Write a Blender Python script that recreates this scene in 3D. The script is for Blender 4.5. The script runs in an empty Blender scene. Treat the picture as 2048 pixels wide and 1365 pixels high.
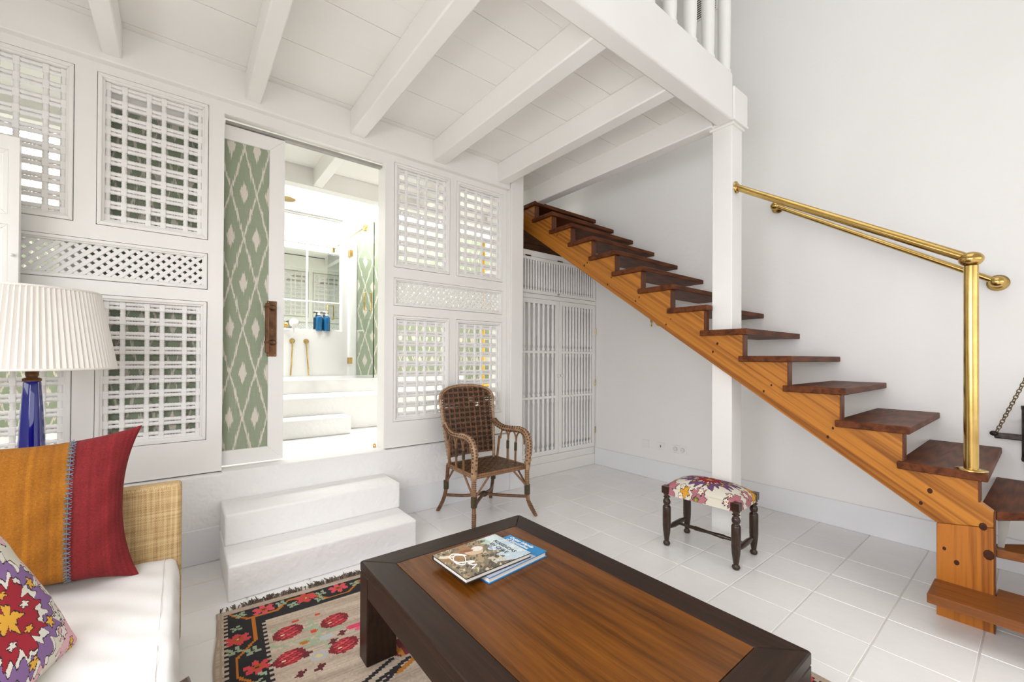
import bpy, bmesh, math, random
import numpy as np
from mathutils import Vector, Matrix, Euler

random.seed(7); RNG = np.random.default_rng(7)
S = bpy.context.scene
COL = S.collection
PI = math.pi

# ------------------------------------------------------------------ camera
F_PX, YAW, PITCH, ROLL, CY = 841.46, 0.66734, 0.0054646, 0.0051193, 711.48
CAM = Vector((-4.0262, -3.2823, 1.3))
fw = Vector((math.sin(YAW)*math.cos(PITCH), math.cos(YAW)*math.cos(PITCH), math.sin(PITCH)))
rt = Vector((math.cos(YAW), -math.sin(YAW), 0)); up = rt.cross(fw)
R_ = rt*math.cos(ROLL) + up*math.sin(ROLL); U_ = -rt*math.sin(ROLL) + up*math.cos(ROLL)
cam = bpy.data.cameras.new('camera'); camo = bpy.data.objects.new('camera', cam); COL.objects.link(camo)
cam.sensor_fit = 'HORIZONTAL'; cam.sensor_width = 36; cam.lens = F_PX/2048*36
cam.shift_y = (CY-682.5)/2048; cam.clip_start = 0.02
M = Matrix((R_, U_, -fw)).transposed().to_4x4(); M.translation = CAM; camo.matrix_world = M
S.camera = camo

# ------------------------------------------------------------------ world and daylight
W = bpy.data.worlds.new('world'); S.world = W; W.use_nodes = True
bg = W.node_tree.nodes['Background']; bg.inputs[0].default_value = (0.86, 0.93, 1.0, 1); bg.inputs[1].default_value = 1.6
def area(name, loc, rot, sx, sy, power, color=(1, 1, 1)):
    l = bpy.data.lights.new(name, 'AREA'); l.shape = 'RECTANGLE'; l.size = sx; l.size_y = sy; l.energy = power; l.color = color
    o = bpy.data.objects.new(name, l); COL.objects.link(o); o.location = loc; o.rotation_euler = rot; return o
# daylight in the glazed garden front behind the camera, the side window, the bathroom skylight, plus an added roof window and bathroom side window
area('garden_daylight', (-2.7, -6.05, 1.42), (PI/2-0.85, 0, 0), 4.6, 2.2, 100, (1.0, 0.975, 0.945))
area('side_daylight', (-5.05, -3.05, 1.55), (PI/2-0.75, 0, -PI/2), 2.2, 1.5, 165, (0.955, 0.96, 1.0))
area('shutter_daylight', (-5.30, -0.85, 1.80), (PI/2-0.2, 0, -PI/2), 0.95, 1.05, 17, (1.0, 0.975, 0.94))
area('bathroom_fill_light', (-0.02, 0.95, 1.85), (PI/2, 0, PI/2), 0.6, 1.7, 42, (1.0, 1.0, 0.97))  # added fill at an invented side window, brightens lattice cells and near ceiling
area('loft_fill_light', (-2.5, -2.7, 5.12), (0, 0, 0), 3.6, 2.6, 55, (1.0, 0.97, 0.93))  # added fill under an invented roof window, brightens stairwell and loft
area('skylight_daylight', (-2.6, 1.97, 3.90), (0, 0, 0), 4.3, 0.8, 270, (1.0, 1.0, 0.97))
S.view_settings.view_transform = 'Standard'; S.view_settings.look = 'None'
S.view_settings.exposure = -0.9; S.view_settings.gamma = 1.0; S.view_settings.use_curve_mapping = False
S.cycles.use_denoising = True; S.cycles.max_bounces = 6; S.cycles.diffuse_bounces = 5; S.cycles.glossy_bounces = 3; S.cycles.use_adaptive_sampling = True; S.cycles.adaptive_threshold = 0.09; S.cycles.caustics_reflective = False
S.cycles.transmission_bounces = 8; S.cycles.transparent_max_bounces = 8; S.cycles.sample_clamp_indirect = 6; S.cycles.caustics_refractive = False

# ------------------------------------------------------------------ materials
def s2l(c):
    c = np.asarray(c, float)/255.0
    return np.where(c <= 0.04045, c/12.92, ((c+0.055)/1.055)**2.4)
def rgb(*c): return tuple(float(x) for x in s2l(c)) + (1.0,)
class NT:
    def __init__(s, name):
        s.m = bpy.data.materials.new(name); s.m.use_nodes = True; s.t = s.m.node_tree; s.b = s.t.nodes['Principled BSDF']
    def n(s, typ, ins=None, **props):
        nd = s.t.nodes.new(typ)
        for k, v in props.items(): setattr(nd, k, v)
        for k, v in (ins or {}).items(): s.i(nd, k, v)
        return nd
    def i(s, nd, k, v):
        if isinstance(v, bpy.types.NodeSocket): s.t.links.new(v, nd.inputs[k])
        else: nd.inputs[k].default_value = v
    def math(s, op, a, b=None, c=None):
        nd = s.t.nodes.new('ShaderNodeMath'); nd.operation = op
        for k, v in enumerate((a, b, c)):
            if v is not None: s.i(nd, k, v)
        return nd.outputs[0]
    def coord(s, scale=(1, 1, 1), rot=(0, 0, 0), kind='Object'):
        tc = s.n('ShaderNodeTexCoord'); src = tc.outputs[kind]
        if any(rot): src = s.n('ShaderNodeMapping', {'Vector': src, 'Rotation': rot}).outputs[0]
        return s.n('ShaderNodeMapping', {'Vector': src, 'Scale': scale}).outputs[0]
    def noise(s, vec, scale, detail=3, rough=0.5, dist=0.0):
        return s.n('ShaderNodeTexNoise', {'Vector': vec, 'Scale': scale, 'Detail': detail, 'Roughness': rough, 'Distortion': dist}).outputs[0]
    def ramp(s, fac, stops):
        nd = s.n('ShaderNodeValToRGB', {'Fac': fac}); e = nd.color_ramp.elements
        while len(e) < len(stops): e.new(0.5)
        for el, (p, c) in zip(e, stops): el.position = p; el.color = c
        return nd.outputs[0]
    def mix(s, fac, a, b, mode='MIX'):
        nd = s.n('ShaderNodeMix', data_type='RGBA', blend_type=mode); s.i(nd, 0, fac); s.i(nd, 6, a); s.i(nd, 7, b); return nd.outputs[2]
    def bump(s, h, strength=0.2, dist=0.01):
        nd = s.n('ShaderNodeBump', {'Height': h, 'Strength': strength, 'Distance': dist}); s.i(s.b, 'Normal', nd.outputs[0])
    def out(s, color=None, rough=0.5, metal=0.0, coat=0.0, spec=0.5):
        if color is not None: s.i(s.b, 'Base Color', color)
        s.i(s.b, 'Roughness', rough); s.i(s.b, 'Metallic', metal); s.i(s.b, 'Coat Weight', coat); s.i(s.b, 'Specular IOR Level', spec); return s.m
def paint(name, c1, c2, rough=0.5, nscale=3, bscale=60, bump=0.08, dist=0.004, metal=0, coat=0, stretch=(1, 1, 1), spec=0.5):
    t = NT(name); v = t.coord(stretch); col = t.ramp(t.noise(v, nscale, 2), [(0.3, c1), (0.7, c2)])
    t.bump(t.noise(v, bscale, 1), bump, dist); return t.out(col, rough, metal, coat, spec)
def wood(name, dark, light, stretch, rot=(0, 0, 0), rough=0.35, knots=0, gscale=1.0, coat=0.0, ringw=0.5, spec=0.35):
    t = NT(name); v = t.coord(stretch, rot)
    n1 = t.noise(v, 3.0*gscale, 5, 0.6, 0.6); n2 = t.noise(v, 14*gscale, 3, 0.6)
    wv = t.n('ShaderNodeTexWave', {'Vector': v, 'Scale': 0.9*gscale, 'Distortion': 9.0, 'Detail': 2.0, 'Detail Scale': 0.8}).outputs[1]
    f = t.math('ADD', t.math('MULTIPLY', n1, 0.55), t.math('MULTIPLY', n2, 0.3)); f = t.math('ADD', f, t.math('MULTIPLY', wv, 0.25*ringw))
    col = t.ramp(f, [(0.28, dark), (0.52, tuple((a+b)/2 for a, b in zip(dark, light))), (0.78, light)])
    if knots:
        v2 = t.coord((1, knots, knots), rot); vo = t.n('ShaderNodeTexVoronoi', {'Vector': v2, 'Scale': 1.0, 'Randomness': 1.0})
        k = t.n('ShaderNodeMapRange', {'Value': vo.outputs['Distance'], 'From Min': 0.045, 'From Max': 0.10, 'To Min': 1.0, 'To Max': 0.0}).outputs[0]
        col = t.mix(t.math('MULTIPLY', k, 0.85), col, tuple(c*0.16 for c in dark[:3])+(1,))
    t.bump(n2, 0.06, 0.003); return t.out(col, rough, 0, coat, spec)

WHITE = paint('white_paint', (0.85, 0.835, 0.80, 1), (0.88, 0.865, 0.835, 1), 0.42, 2, 45, 0.10, 0.004)
WHITE2 = paint('white_lattice_paint', (0.85, 0.835, 0.81, 1), (0.88, 0.865, 0.845, 1), 0.5, 6, 120, 0.10, 0.003)
PLASTER = paint('white_plaster', (0.84, 0.825, 0.80, 1), (0.87, 0.857, 0.835, 1), 0.72, 1.2, 26, 0.16, 0.008)
PLASTER_R = paint('rough_white_plaster', (0.85, 0.84, 0.825, 1), (0.88, 0.87, 0.855, 1), 0.6, 2, 30, 0.45, 0.012)
BASEB = paint('white_paint_sky_tint', (0.81, 0.81, 0.835, 1), (0.84, 0.84, 0.86, 1), 0.4, 2, 40, 0.08)  # white skirting paint with the cool skylight reflection mixed into its colour
TILE = paint('white_floor_paint', (0.87, 0.855, 0.83, 1), (0.91, 0.898, 0.88, 1), 0.22, 2.5, 22, 0.16, 0.005, coat=0.0)
GROUT = paint('floor_joint_paint', (0.70, 0.68, 0.64, 1), (0.80, 0.785, 0.75, 1), 0.4, 5, 40, 0.2)
PINE = wood('orange_pine', rgb(116, 62, 14), rgb(190, 122, 44), (0.3, 0.5, 30), (-0.6055, 0, 0), 0.42, 0, 1.0, 0.0, 1.2, 0.3)
PINE_V = wood('orange_pine_upright', rgb(112, 56, 14), rgb(178, 108, 38), (0.3, 30, 0.7), (0, 0, 0), 0.42, 0, 1.0, 0.0, 1.6, 0.3)
KNOT = paint('dark_knot', rgb(44, 20, 7), rgb(74, 36, 12), 0.5, 60, spec=0.2)
PINE_Y = wood('orange_pine_tread', rgb(96, 50, 14), rgb(150, 88, 30), (24, 0.7, 14), (0, 0, 0), 0.36, 0, 0.9, 0.0)
TREAD = wood('dark_stained_tread', rgb(58, 29, 15), rgb(112, 62, 34), (1.0, 20, 20), (0, 0, 0), 0.45, 0, 1.0, 0.0, 1.0, 0.12)
CLEAT = wood('brown_stained_edge', rgb(70, 34, 14), rgb(118, 62, 26), (10, 10, 1.2), (0, 0, 0), 0.4)
TABLE_D = wood('dark_table_border', rgb(26, 16, 11), rgb(54, 34, 23), (14, 0.9, 14), (0, 0, 0), 0.36, 0, 0.8, 0.0, 0.5, 0.25)
TABLE_DX = wood('dark_table_border_cross', rgb(28, 18, 13), rgb(58, 40, 28), (0.9, 14, 14), (0, 0, 0), 0.36, 0, 0.8, 0.0, 0.5, 0.25)
TABLE_T = wood('amber_table_top', rgb(62, 31, 7), rgb(142, 84, 24), (6, 0.36, 6), (0, 0, 0), 0.26, 0, 0.8, 0.0, 0.12)
DARKW = wood('dark_turned_wood', rgb(30, 19, 13), rgb(74, 48, 32), (14, 14, 1.5), (0, 0, 0), 0.33, 0, 1.0, 0.25)
OLDBOARD = wood('old_dark_boards', rgb(58, 30, 14), rgb(112, 68, 32), (1.2, 8, 9), (0, 0, 0), 0.5, 0)  # the boards' own dark brown wood colour
BRASS = paint('polished_brass', rgb(188, 154, 88), rgb(210, 178, 110), 0.2, 9, 60, 0.02, metal=1)
BRONZE = paint('aged_bronze', rgb(82, 54, 34), rgb(122, 84, 54), 0.45, 14, 90, 0.15, metal=0.6)
RAILGREY = paint('grey_track_paint', rgb(150, 146, 140), rgb(168, 164, 158), 0.4, 8)
IRON = paint('wrought_iron', rgb(48, 42, 40), rgb(88, 78, 74), 0.5, 25, 90, 0.25, metal=0.7)
OLDBRASS = paint('dull_brass_chain', rgb(92, 76, 52), rgb(140, 118, 84), 0.4, 40, 90, 0.1, metal=0.7)
STEEL = paint('black_steel', rgb(30, 30, 32), rgb(46, 46, 48), 0.4, 9, 80, 0.05, metal=0.3)
CANE = wood('tan_cane', rgb(104, 72, 46), rgb(166, 124, 88), (18, 18, 5), (0, 0, 0), 0.42, 0, 1.0, 0.1)
CANE_L = paint('pale_cane', rgb(146, 114, 84), rgb(184, 152, 120), 0.45, 30, 90, 0.15)
CANE_B = paint('brown_cane', rgb(84, 54, 34), rgb(126, 84, 54), 0.42, 35, 90, 0.12)
CANE_D = paint('dark_cane', rgb(40, 29, 21), rgb(72, 54, 38), 0.45, 35, 90, 0.12)
OLIVE = paint('olive_wrapping', rgb(52, 44, 26), rgb(78, 66, 38), 0.5, 60, 120, 0.3)
LINEN = paint('white_linen', (0.76, 0.74, 0.71, 1), (0.83, 0.815, 0.79, 1), 0.85, 3, 320, 0.25, 0.002)
BLUE = NT('cobalt_glass'); BLUE = BLUE.out(rgb(0, 18, 124), 0.06, 0, 0.8)
SHADE = paint('cream_pleated_fabric', (0.80, 0.765, 0.71, 1), (0.85, 0.82, 0.77, 1), 0.8, 3, 200, 0.08, 0.002)
MARBLE = paint('white_marble', (0.70, 0.69, 0.67, 1), (0.86, 0.855, 0.845, 1), 0.2, 4, 30, 0.03)
PAGES = paint('book_pages', rgb(205, 200, 190), rgb(232, 228, 220), 0.8, 4, 30, 0.1, stretch=(1, 1, 160))
PAPER_W = paint('white_print', rgb(240, 240, 238), rgb(246, 246, 244), 0.5, 3)
PAPER_K = paint('black_print', rgb(28, 28, 32), rgb(36, 36, 40), 0.5, 3)
BLACKB = paint('black_book_board', rgb(22, 20, 20), rgb(34, 30, 30), 0.4, 8)
CYAN = paint('blue_book_board', rgb(0, 112, 176), rgb(8, 134, 192), 0.3, 8)
BOTTLE = paint('teal_bottle', rgb(0, 84, 136), rgb(10, 110, 160), 0.15, 5)
PLASTIC = paint('white_plastic', rgb(232, 231, 228), rgb(240, 239, 236), 0.35, 5, 30, 0.02)
DKHOLE = paint('dark_hole', rgb(60, 56, 52), rgb(72, 68, 64), 0.7, 5)
STITCH = paint('blue_grey_yarn', rgb(84, 98, 112), rgb(116, 128, 140), 0.9, 60)
YELLOW = paint('yellow_lacquer', rgb(214, 160, 30), rgb(232, 182, 58), 0.3, 5)
FRINGE = paint('rug_fringe_wool', rgb(74, 62, 52), rgb(128, 110, 94), 0.95, 30)
MIRROR = NT('mirror_glass').out((0.86, 0.9, 0.86, 1), 0.02, 1.0)
def glassmat():
    t = NT('clear_glass'); t.i(t.b, 'Transmission Weight', 1.0); t.i(t.b, 'IOR', 1.08); return t.out((0.93, 0.98, 0.95, 1), 0.0)
GLASS = glassmat()
def vcol(name, rough=0.8, bscale=300, bump=0.25, stretch=(1, 1, 1), coat=0.0):
    t = NT(name); a = t.n('ShaderNodeVertexColor', layer_name='Col')
    t.bump(t.noise(t.coord(stretch), bscale, 2), bump, 0.002); return t.out(a.outputs[0], rough, 0, coat)
WOVEN = vcol('printed_wool', 0.9); WOVEN_RUG = vcol('kilim_wool', 0.95, 160, 0.5, (0.25, 1, 1)); COVER = vcol('printed_cover', 0.3, 50, 0.02, coat=0.3)
VELVET = vcol('streaked_cotton', 0.9, 260, 0.35, (1, 1, 0.15))
def raffia():
    t = NT('woven_raffia'); v = t.coord()
    sx = t.n('ShaderNodeSeparateXYZ', {'Vector': v})
    wx = t.math('SINE', t.math('MULTIPLY', t.math('ADD', sx.outputs[0], sx.outputs[1]), 900.0)); wz = t.math('SINE', t.math('MULTIPLY', sx.outputs[2], 900.0))
    weave = t.math('MULTIPLY', wx, wz)
    a = t.noise(t.coord((90, 90, 1.5)), 1.6, 4, 0.7); b = t.noise(t.coord((1.5, 1.5, 110)), 1.6, 4, 0.7)
    f = t.math('ADD', t.math('MULTIPLY', a, 0.55), t.math('MULTIPLY', b, 0.5)); f = t.math('ADD', f, t.math('MULTIPLY', weave, 0.10))
    col = t.ramp(f, [(0.34, rgb(136, 100, 58)), (0.48, rgb(190, 158, 108)), (0.66, rgb(222, 196, 150))])
    t.bump(t.math('ADD', t.math('MULTIPLY', weave, 0.5), f), 0.5, 0.003); return t.out(col, 0.85)
RAFFIA = raffia()
def ikat(name, pu, pv, u0=0.0, v0=0.0, green=(150, 160, 136), pale=(216, 208, 196)):
    t = NT(name); tc = t.n('ShaderNodeTexCoord'); sx = t.n('ShaderNodeSeparateXYZ', {'Vector': tc.outputs['Object']})
    u, v = sx.outputs[0], sx.outputs[2]
    cu = t.n('ShaderNodeCombineXYZ', {'X': t.math('MULTIPLY', u, 190.0), 'Y': t.math('MULTIPLY', v, 5.0), 'Z': 0.0}).outputs[0]
    j = t.math('SUBTRACT', t.noise(cu, 1.0, 3, 0.7), 0.5)
    v2 = t.math('ADD', v, t.math('MULTIPLY', j, 0.26*pv))
    tri = lambda x, p: t.math('SUBTRACT', t.math('MULTIPLY', t.math('PINGPONG', t.math('ADD', x, 50*p), p/2), 4/p), 1.0)
    X = tri(u, pu); Y = tri(v2, pv)
    ag = t.math('ABSOLUTE', t.math('ADD', X, Y)); g2 = t.math('ABSOLUTE', t.math('ADD', t.math('MULTIPLY', X, 0.72), Y))
    line = t.math('LESS_THAN', ag, 0.125); dia = t.math('GREATER_THAN', g2, 1.22)
    knot = t.math('LESS_THAN', t.math('ADD', t.math('MULTIPLY', t.math('ABSOLUTE', X), 2.2), t.math('ABSOLUTE', Y)), 0.34); line = t.math('MAXIMUM', line, knot)
    m = t.math('MAXIMUM', line, dia)
    th = t.noise(t.coord((300, 300, 12)), 1.0, 2); th2 = t.noise(t.coord((12, 12, 300)), 1.0, 2)
    gcol = t.mix(t.math('MULTIPLY', t.math('ADD', th, th2), 0.5), rgb(*[c*0.9 for c in green]), rgb(*[min(255, c*1.08) for c in green]))
    col = t.mix(m, gcol, rgb(*pale)); t.bump(th2, 0.1, 0.001); return t.out(col, 0.85)
IKAT = ikat('green_ikat_fabric', 0.150, 0.62)
IKAT_W = ikat('green_ikat_wallcover', 0.21, 0.70)

# ------------------------------------------------------------------ mesh helpers
class MB:
    def __init__(s): s.v = []; s.f = []; s.sm = []
    def add(s, vs, fs, smooth=False):
        b = len(s.v); s.v += [tuple(p) for p in vs]; s.f += [tuple(i+b for i in f) for f in fs]; s.sm += [smooth]*len(fs); return s
    def box(s, x0, x1, y0, y1, z0, z1, T=None):
        vs = [(x, y, z) for z in (z0, z1) for y in (y0, y1) for x in (x0, x1)]
        if T is not None: vs = [tuple(T @ Vector(p)) for p in vs]
        return s.add(vs, [(0, 2, 3, 1), (4, 5, 7, 6), (0, 1, 5, 4), (2, 6, 7, 3), (0, 4, 6, 2), (1, 3, 7, 5)])
    def prism(s, poly, axis, a, b, T=None):
        n = len(poly); mk = {'x': lambda p, q, t: (t, p, q), 'y': lambda p, q, t: (p, t, q), 'z': lambda p, q, t: (p, q, t)}[axis]
        vs = [mk(p, q, a) for p, q in poly] + [mk(p, q, b) for p, q in poly]
        if T is not None: vs = [tuple(T @ Vector(p)) for p in vs]
        fs = [tuple(range(n))[::-1], tuple(range(n, 2*n))] + [(i, (i+1) % n, n+(i+1) % n, n+i) for i in range(n)]
        return s.add(vs, fs)
    def lathe(s, prof, n=16, T=None, smooth=True, sq=None):
        T = T or Matrix(); vs = []; fs = []; m = len(prof)
        for r, z in prof:
            for k in range(n):
                a = 2*PI*k/n; vs.append(tuple(T @ Vector((r*math.cos(a), r*math.sin(a), z))))
        for i in range(m-1):
            for k in range(n): fs.append((i*n+k, i*n+(k+1) % n, (i+1)*n+(k+1) % n, (i+1)*n+k))
        s.add(vs, fs, smooth)
        s.add(vs[:n], [tuple(range(n))[::-1]]); s.add(vs[-n:], [tuple(range(n))]); return s
    def tube(s, path, rad, n=8, caps=True, closed=False, smooth=True):
        P = [Vector(p) for p in path]; m = len(P); R = rad if hasattr(rad, '__len__') else [rad]*m
        vs = []; fs = []; prev = None
        for i in range(m):
            a = P[(i-1) % m] if (closed or i > 0) else P[i]; b = P[(i+1) % m] if (closed or i < m-1) else P[i]
            t = (b-a).normalized()
            if prev is None:
                ref = Vector((0, 0, 1)) if abs(t.z) < 0.9 else Vector((1, 0, 0)); nx = t.cross(ref).normalized()
            else: nx = (prev - t*prev.dot(t)).normalized()
            prev = nx; ny = t.cross(nx)
            for k in range(n):
                c = 2*PI*k/n; vs.append(P[i] + (nx*math.cos(c)+ny*math.sin(c))*R[i])
        rng = m if closed else m-1
        for i in range(rng):
            for k in range(n):
                j = (i+1) % m; fs.append((i*n+k, i*n+(k+1) % n, j*n+(k+1) % n, j*n+k))
        s.add(vs, fs, smooth)
        if caps and not closed: s.add(vs[:n], [tuple(range(n))[::-1]]); s.add(vs[-n:], [tuple(range(n))])
        return s
    def ell(s, c, rx, ry, rz, n=14, m=8, T=None):
        vs = []; fs = []
        for i in range(m+1):
            ph = PI*i/m - PI/2
            for k in range(n):
                a = 2*PI*k/n; p = Vector((c[0]+rx*math.cos(ph)*math.cos(a), c[1]+ry*math.cos(ph)*math.sin(a), c[2]+rz*math.sin(ph)))
                vs.append(tuple(T @ p) if T is not None else tuple(p))
        for i in range(m):
            for k in range(n): fs.append((i*n+k, i*n+(k+1) % n, (i+1)*n+(k+1) % n, (i+1)*n+k))
        return s.add(vs, fs, True)
def spline(pts, k=6):
    P = [Vector(p) for p in pts]; out = []
    for i in range(len(P)-1):
        p0 = P[max(i-1, 0)]; p1 = P[i]; p2 = P[i+1]; p3 = P[min(i+2, len(P)-1)]
        for j in range(k):
            t = j/k
            out.append(0.5*((2*p1)+(p2-p0)*t+(2*p0-5*p1+4*p2-p3)*t*t+(3*p1-p0-3*p2+p3)*t**3))
    out.append(P[-1]); return out
ORG = {}
def mesh_of(name, mb, mat, org=(0, 0, 0), bevel=0.0, seg=1, weld=False):
    me = bpy.data.meshes.new(name); ox, oy, oz = org
    me.from_pydata([(x-ox, y-oy, z-oz) for x, y, z in mb.v], [], mb.f); me.materials.append(mat)
    me.polygons.foreach_set('use_smooth', mb.sm)
    if bevel or weld:
        bm = bmesh.new(); bm.from_mesh(me)
        if weld: bmesh.ops.remove_doubles(bm, verts=bm.verts, dist=1e-5)
        if bevel:
            bm.normal_update()
            ed = [e for e in bm.edges if len(e.link_faces) == 2 and e.calc_face_angle(0) > 0.6]
            rb = bmesh.ops.bevel(bm, geom=ed, offset=bevel, segments=seg, affect='EDGES', profile=0.6, clamp_overlap=True)
            if seg > 1:
                for f in rb['faces']: f.smooth = True
        bm.to_mesh(me); bm.free()
    me.update(); return me
def link(name, me, parent=None, loc=(0, 0, 0), rot=None, scale=None):
    o = bpy.data.objects.new(name, me); COL.objects.link(o); o.location = loc
    if rot is not None: o.rotation_euler = rot
    if scale is not None: o.scale = scale
    if parent is not None: o.parent = parent; ORG[o] = ORG.get(parent, (0, 0, 0))
    return o
def tag(o, label, cat, group=None):
    o['label'] = label; o['category'] = cat
    if group: o['group'] = group
    return o
def thing(name, label, cat, loc=(0, 0, 0), rot=(0, 0, 0), group=None, local=False):
    o = bpy.data.objects.new(name, None); COL.objects.link(o); o.location = loc; o.rotation_euler = rot; o.empty_display_size = 0.05
    ORG[o] = (0, 0, 0) if local else tuple(loc); return tag(o, label, cat, group)
def part(name, mb, mat, parent, bevel=0.0, seg=1, label=None, weld=False):
    o = link(name, mesh_of(name, mb, mat, ORG.get(parent, (0, 0, 0)), bevel, seg, weld), parent)
    if label: o['label'] = label
    return o
def solo(name, mb, mat, org=None, bevel=0.0, seg=1, weld=False):
    if org is None:
        A = np.array(mb.v); org = ((A[:, 0].min()+A[:, 0].max())/2, (A[:, 1].min()+A[:, 1].max())/2, A[:, 2].min())
    o = link(name, mesh_of(name, mb, mat, org, bevel, seg, weld), None, org); ORG[o] = tuple(org); return o
def struct(name, mb, mat, bevel=0.0, seg=1, org=(0, 0, 0), label=None):
    o = link(name, mesh_of(name, mb, mat, org, bevel, seg), None, org); ORG[o] = tuple(org); o['kind'] = 'structure'
    if label: o['label'] = label
    return o
def copies(name, me, parent, locs, rot=None):
    for l in locs: link(name, me, parent, l, rot)
def colgrid(name, pts, colors, mat, closed=False):
    """pts [m,n,3] vertices, colors [m-1,n-1,3] linear face colours -> mesh with a colour attribute"""
    m, n = pts.shape[:2]; idx = np.arange(m*n).reshape(m, n)
    q = np.stack([idx[:-1, :-1], idx[:-1, 1:], idx[1:, 1:], idx[1:, :-1]], -1).reshape(-1, 4)
    me = bpy.data.meshes.new(name); nf = len(q)
    me.vertices.add(m*n); me.vertices.foreach_set('co', pts.reshape(-1).astype(np.float32))
    me.loops.add(nf*4); me.loops.foreach_set('vertex_index', q.reshape(-1).astype(np.int32))
    me.polygons.add(nf); me.polygons.foreach_set('loop_start', np.arange(0, nf*4, 4, dtype=np.int32))
    me.polygons.foreach_set('use_smooth', np.ones(nf, bool))
    me.update(calc_edges=True)
    at = me.color_attributes.new('Col', 'FLOAT_COLOR', 'CORNER')
    c = np.concatenate([colors.reshape(-1, 3), np.ones((nf, 1))], 1); at.data.foreach_set('color', np.repeat(c, 4, 0).reshape(-1).astype(np.float32))
    me.materials.append(mat); me.validate(); return me
# drawing on small arrays of colour
class Art:
    def __init__(s, w, h, nx, ny, base):
        s.w, s.h = w, h; s.X, s.Y = np.meshgrid((np.arange(nx)+0.5)/nx*w, (np.arange(ny)+0.5)/ny*h); s.C = np.zeros((ny, nx, 3)); s.C[:] = base
    def put(s, m, c): s.C[m] = c
    def disc(s, x, y, rx, ry, c, ang=0.0):
        dx, dy = s.X-x, s.Y-y; a, b = math.cos(ang), math.sin(ang); s.put(((dx*a+dy*b)/rx)**2+((-dx*b+dy*a)/ry)**2 < 1, c)
    def petal(s, x, y, r, n, amp, c, out=None, ow=0.0, ph=0.0, sx=1.0, sy=1.0, j=0.0):
        dx, dy = (s.X-x)/sx, (s.Y-y)/sy; th = np.arctan2(dy, dx); d = np.hypot(dx, dy)
        rr = r*(1+amp*np.sin(n*th+ph)+j*np.sin(2.3*n*th+2*ph)+0.5*j*np.sin(3.7*n*th+ph*3))
        if out is not None: s.put(d < rr+ow, out)
        s.put(d < rr, c)
    def line(s, pts, w, c):
        for (x0, y0), (x1, y1) in zip(pts[:-1], pts[1:]):
            L2 = (x1-x0)**2+(y1-y0)**2+1e-12; t = np.clip(((s.X-x0)*(x1-x0)+(s.Y-y0)*(y1-y0))/L2, 0, 1)
            s.put(np.hypot(s.X-x0-t*(x1-x0), s.Y-y0-t*(y1-y0)) < w/2, c)
    def lin(s): return s2l(np.clip(s.C, 0, 255))
def text_mesh(body, size, mat, extrude=0.0004, bold=0.0, spacing=1.0):
    cu = bpy.data.curves.new('txt', 'FONT'); cu.body = body; cu.size = size; cu.extrude = extrude; cu.offset = bold; cu.space_character = spacing; cu.resolution_u = 3
    o = bpy.data.objects.new('txt', cu); COL.objects.link(o); dg = bpy.context.evaluated_depsgraph_get()
    me = bpy.data.meshes.new_from_object(o.evaluated_get(dg)); bpy.data.objects.remove(o); bpy.data.curves.remove(cu)
    me.materials.clear(); me.materials.append(mat); return me
# ------------------------------------------------------------------ room shell
def holes(mb, x0, x1, z0, z1, hs, mk):
    """rectangle x0..x1, z0..z1 less the holes (a,b,c,d); mk(xa,xb,za,zb) adds one box"""
    xs = sorted({x0, x1, *[h[0] for h in hs], *[h[1] for h in hs]}); zs = sorted({z0, z1, *[h[2] for h in hs], *[h[3] for h in hs]})
    xs = [x for x in xs if x0 <= x <= x1]; zs = [z for z in zs if z0 <= z <= z1]
    for za, zb in zip(zs[:-1], zs[1:]):
        run = None
        for xa, xb in zip(xs[:-1], xs[1:]):
            cx, cz = (xa+xb)/2, (za+zb)/2; free = not any(h[0] < cx < h[1] and h[2] < cz < h[3] for h in hs)
            if free: run = [xa if run is None else run[0], xb]
            if not free and run: mk(run[0], run[1], za, zb); run = None
        if run: mk(run[0], run[1], za, zb)
    return mb

# floor: painted tiles on a bed
FL = struct('floor', MB().box(-5.55, 0.0, -6.65, 0.17, -0.12, -0.0028), GROUT)
TP = 0.3125
tmes = []
for k in range(5):
    w = TP/2-0.0034; mb = MB()
    mb.box(-w, w, -w, w, -0.0059, 0.0); mm = mesh_of('tile', mb, TILE, (0, 0, 0), 0.002, 1)
    tmes.append(mm)
tiles = []
for i in range(-15, 0):
    for j in range(-12, 2):
        cx, cy = 0.015+TP*(i+0.5), 0.02+TP*j-0.15
        if cx < -4.4 or cy > 0.02 and cx < -1.4: continue
        tiles.append((cx, cy))
for n, (cx, cy) in enumerate(tiles):
    if cx > -0.15: cx = -0.152
    o = link('tile', tmes[n % 5], FL, (cx, cy, random.uniform(-0.0006, 0.0)), (random.uniform(-.003, .003), random.uniform(-.003, .003), random.choice((0, PI/2, PI))+random.uniform(-.006, .006)))
rest = MB()
for i in range(-18, 0):
    for j in range(-22, 1):
        cx, cy = 0.015+TP*(i+0.5), 0.02+TP*j-0.15
        if (cx, cy) not in tiles and cx > -5.4 and cy > -6.4 and not (cy > -0.1 and cx > -1.4):
            w = TP/2-0.004; rest.box(cx-w, cx+w, cy-w, min(cy+w, 0.0), -0.0059, -0.0008)
o = part('tile_field', rest, TILE, FL); o['kind'] = 'stuff'

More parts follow.
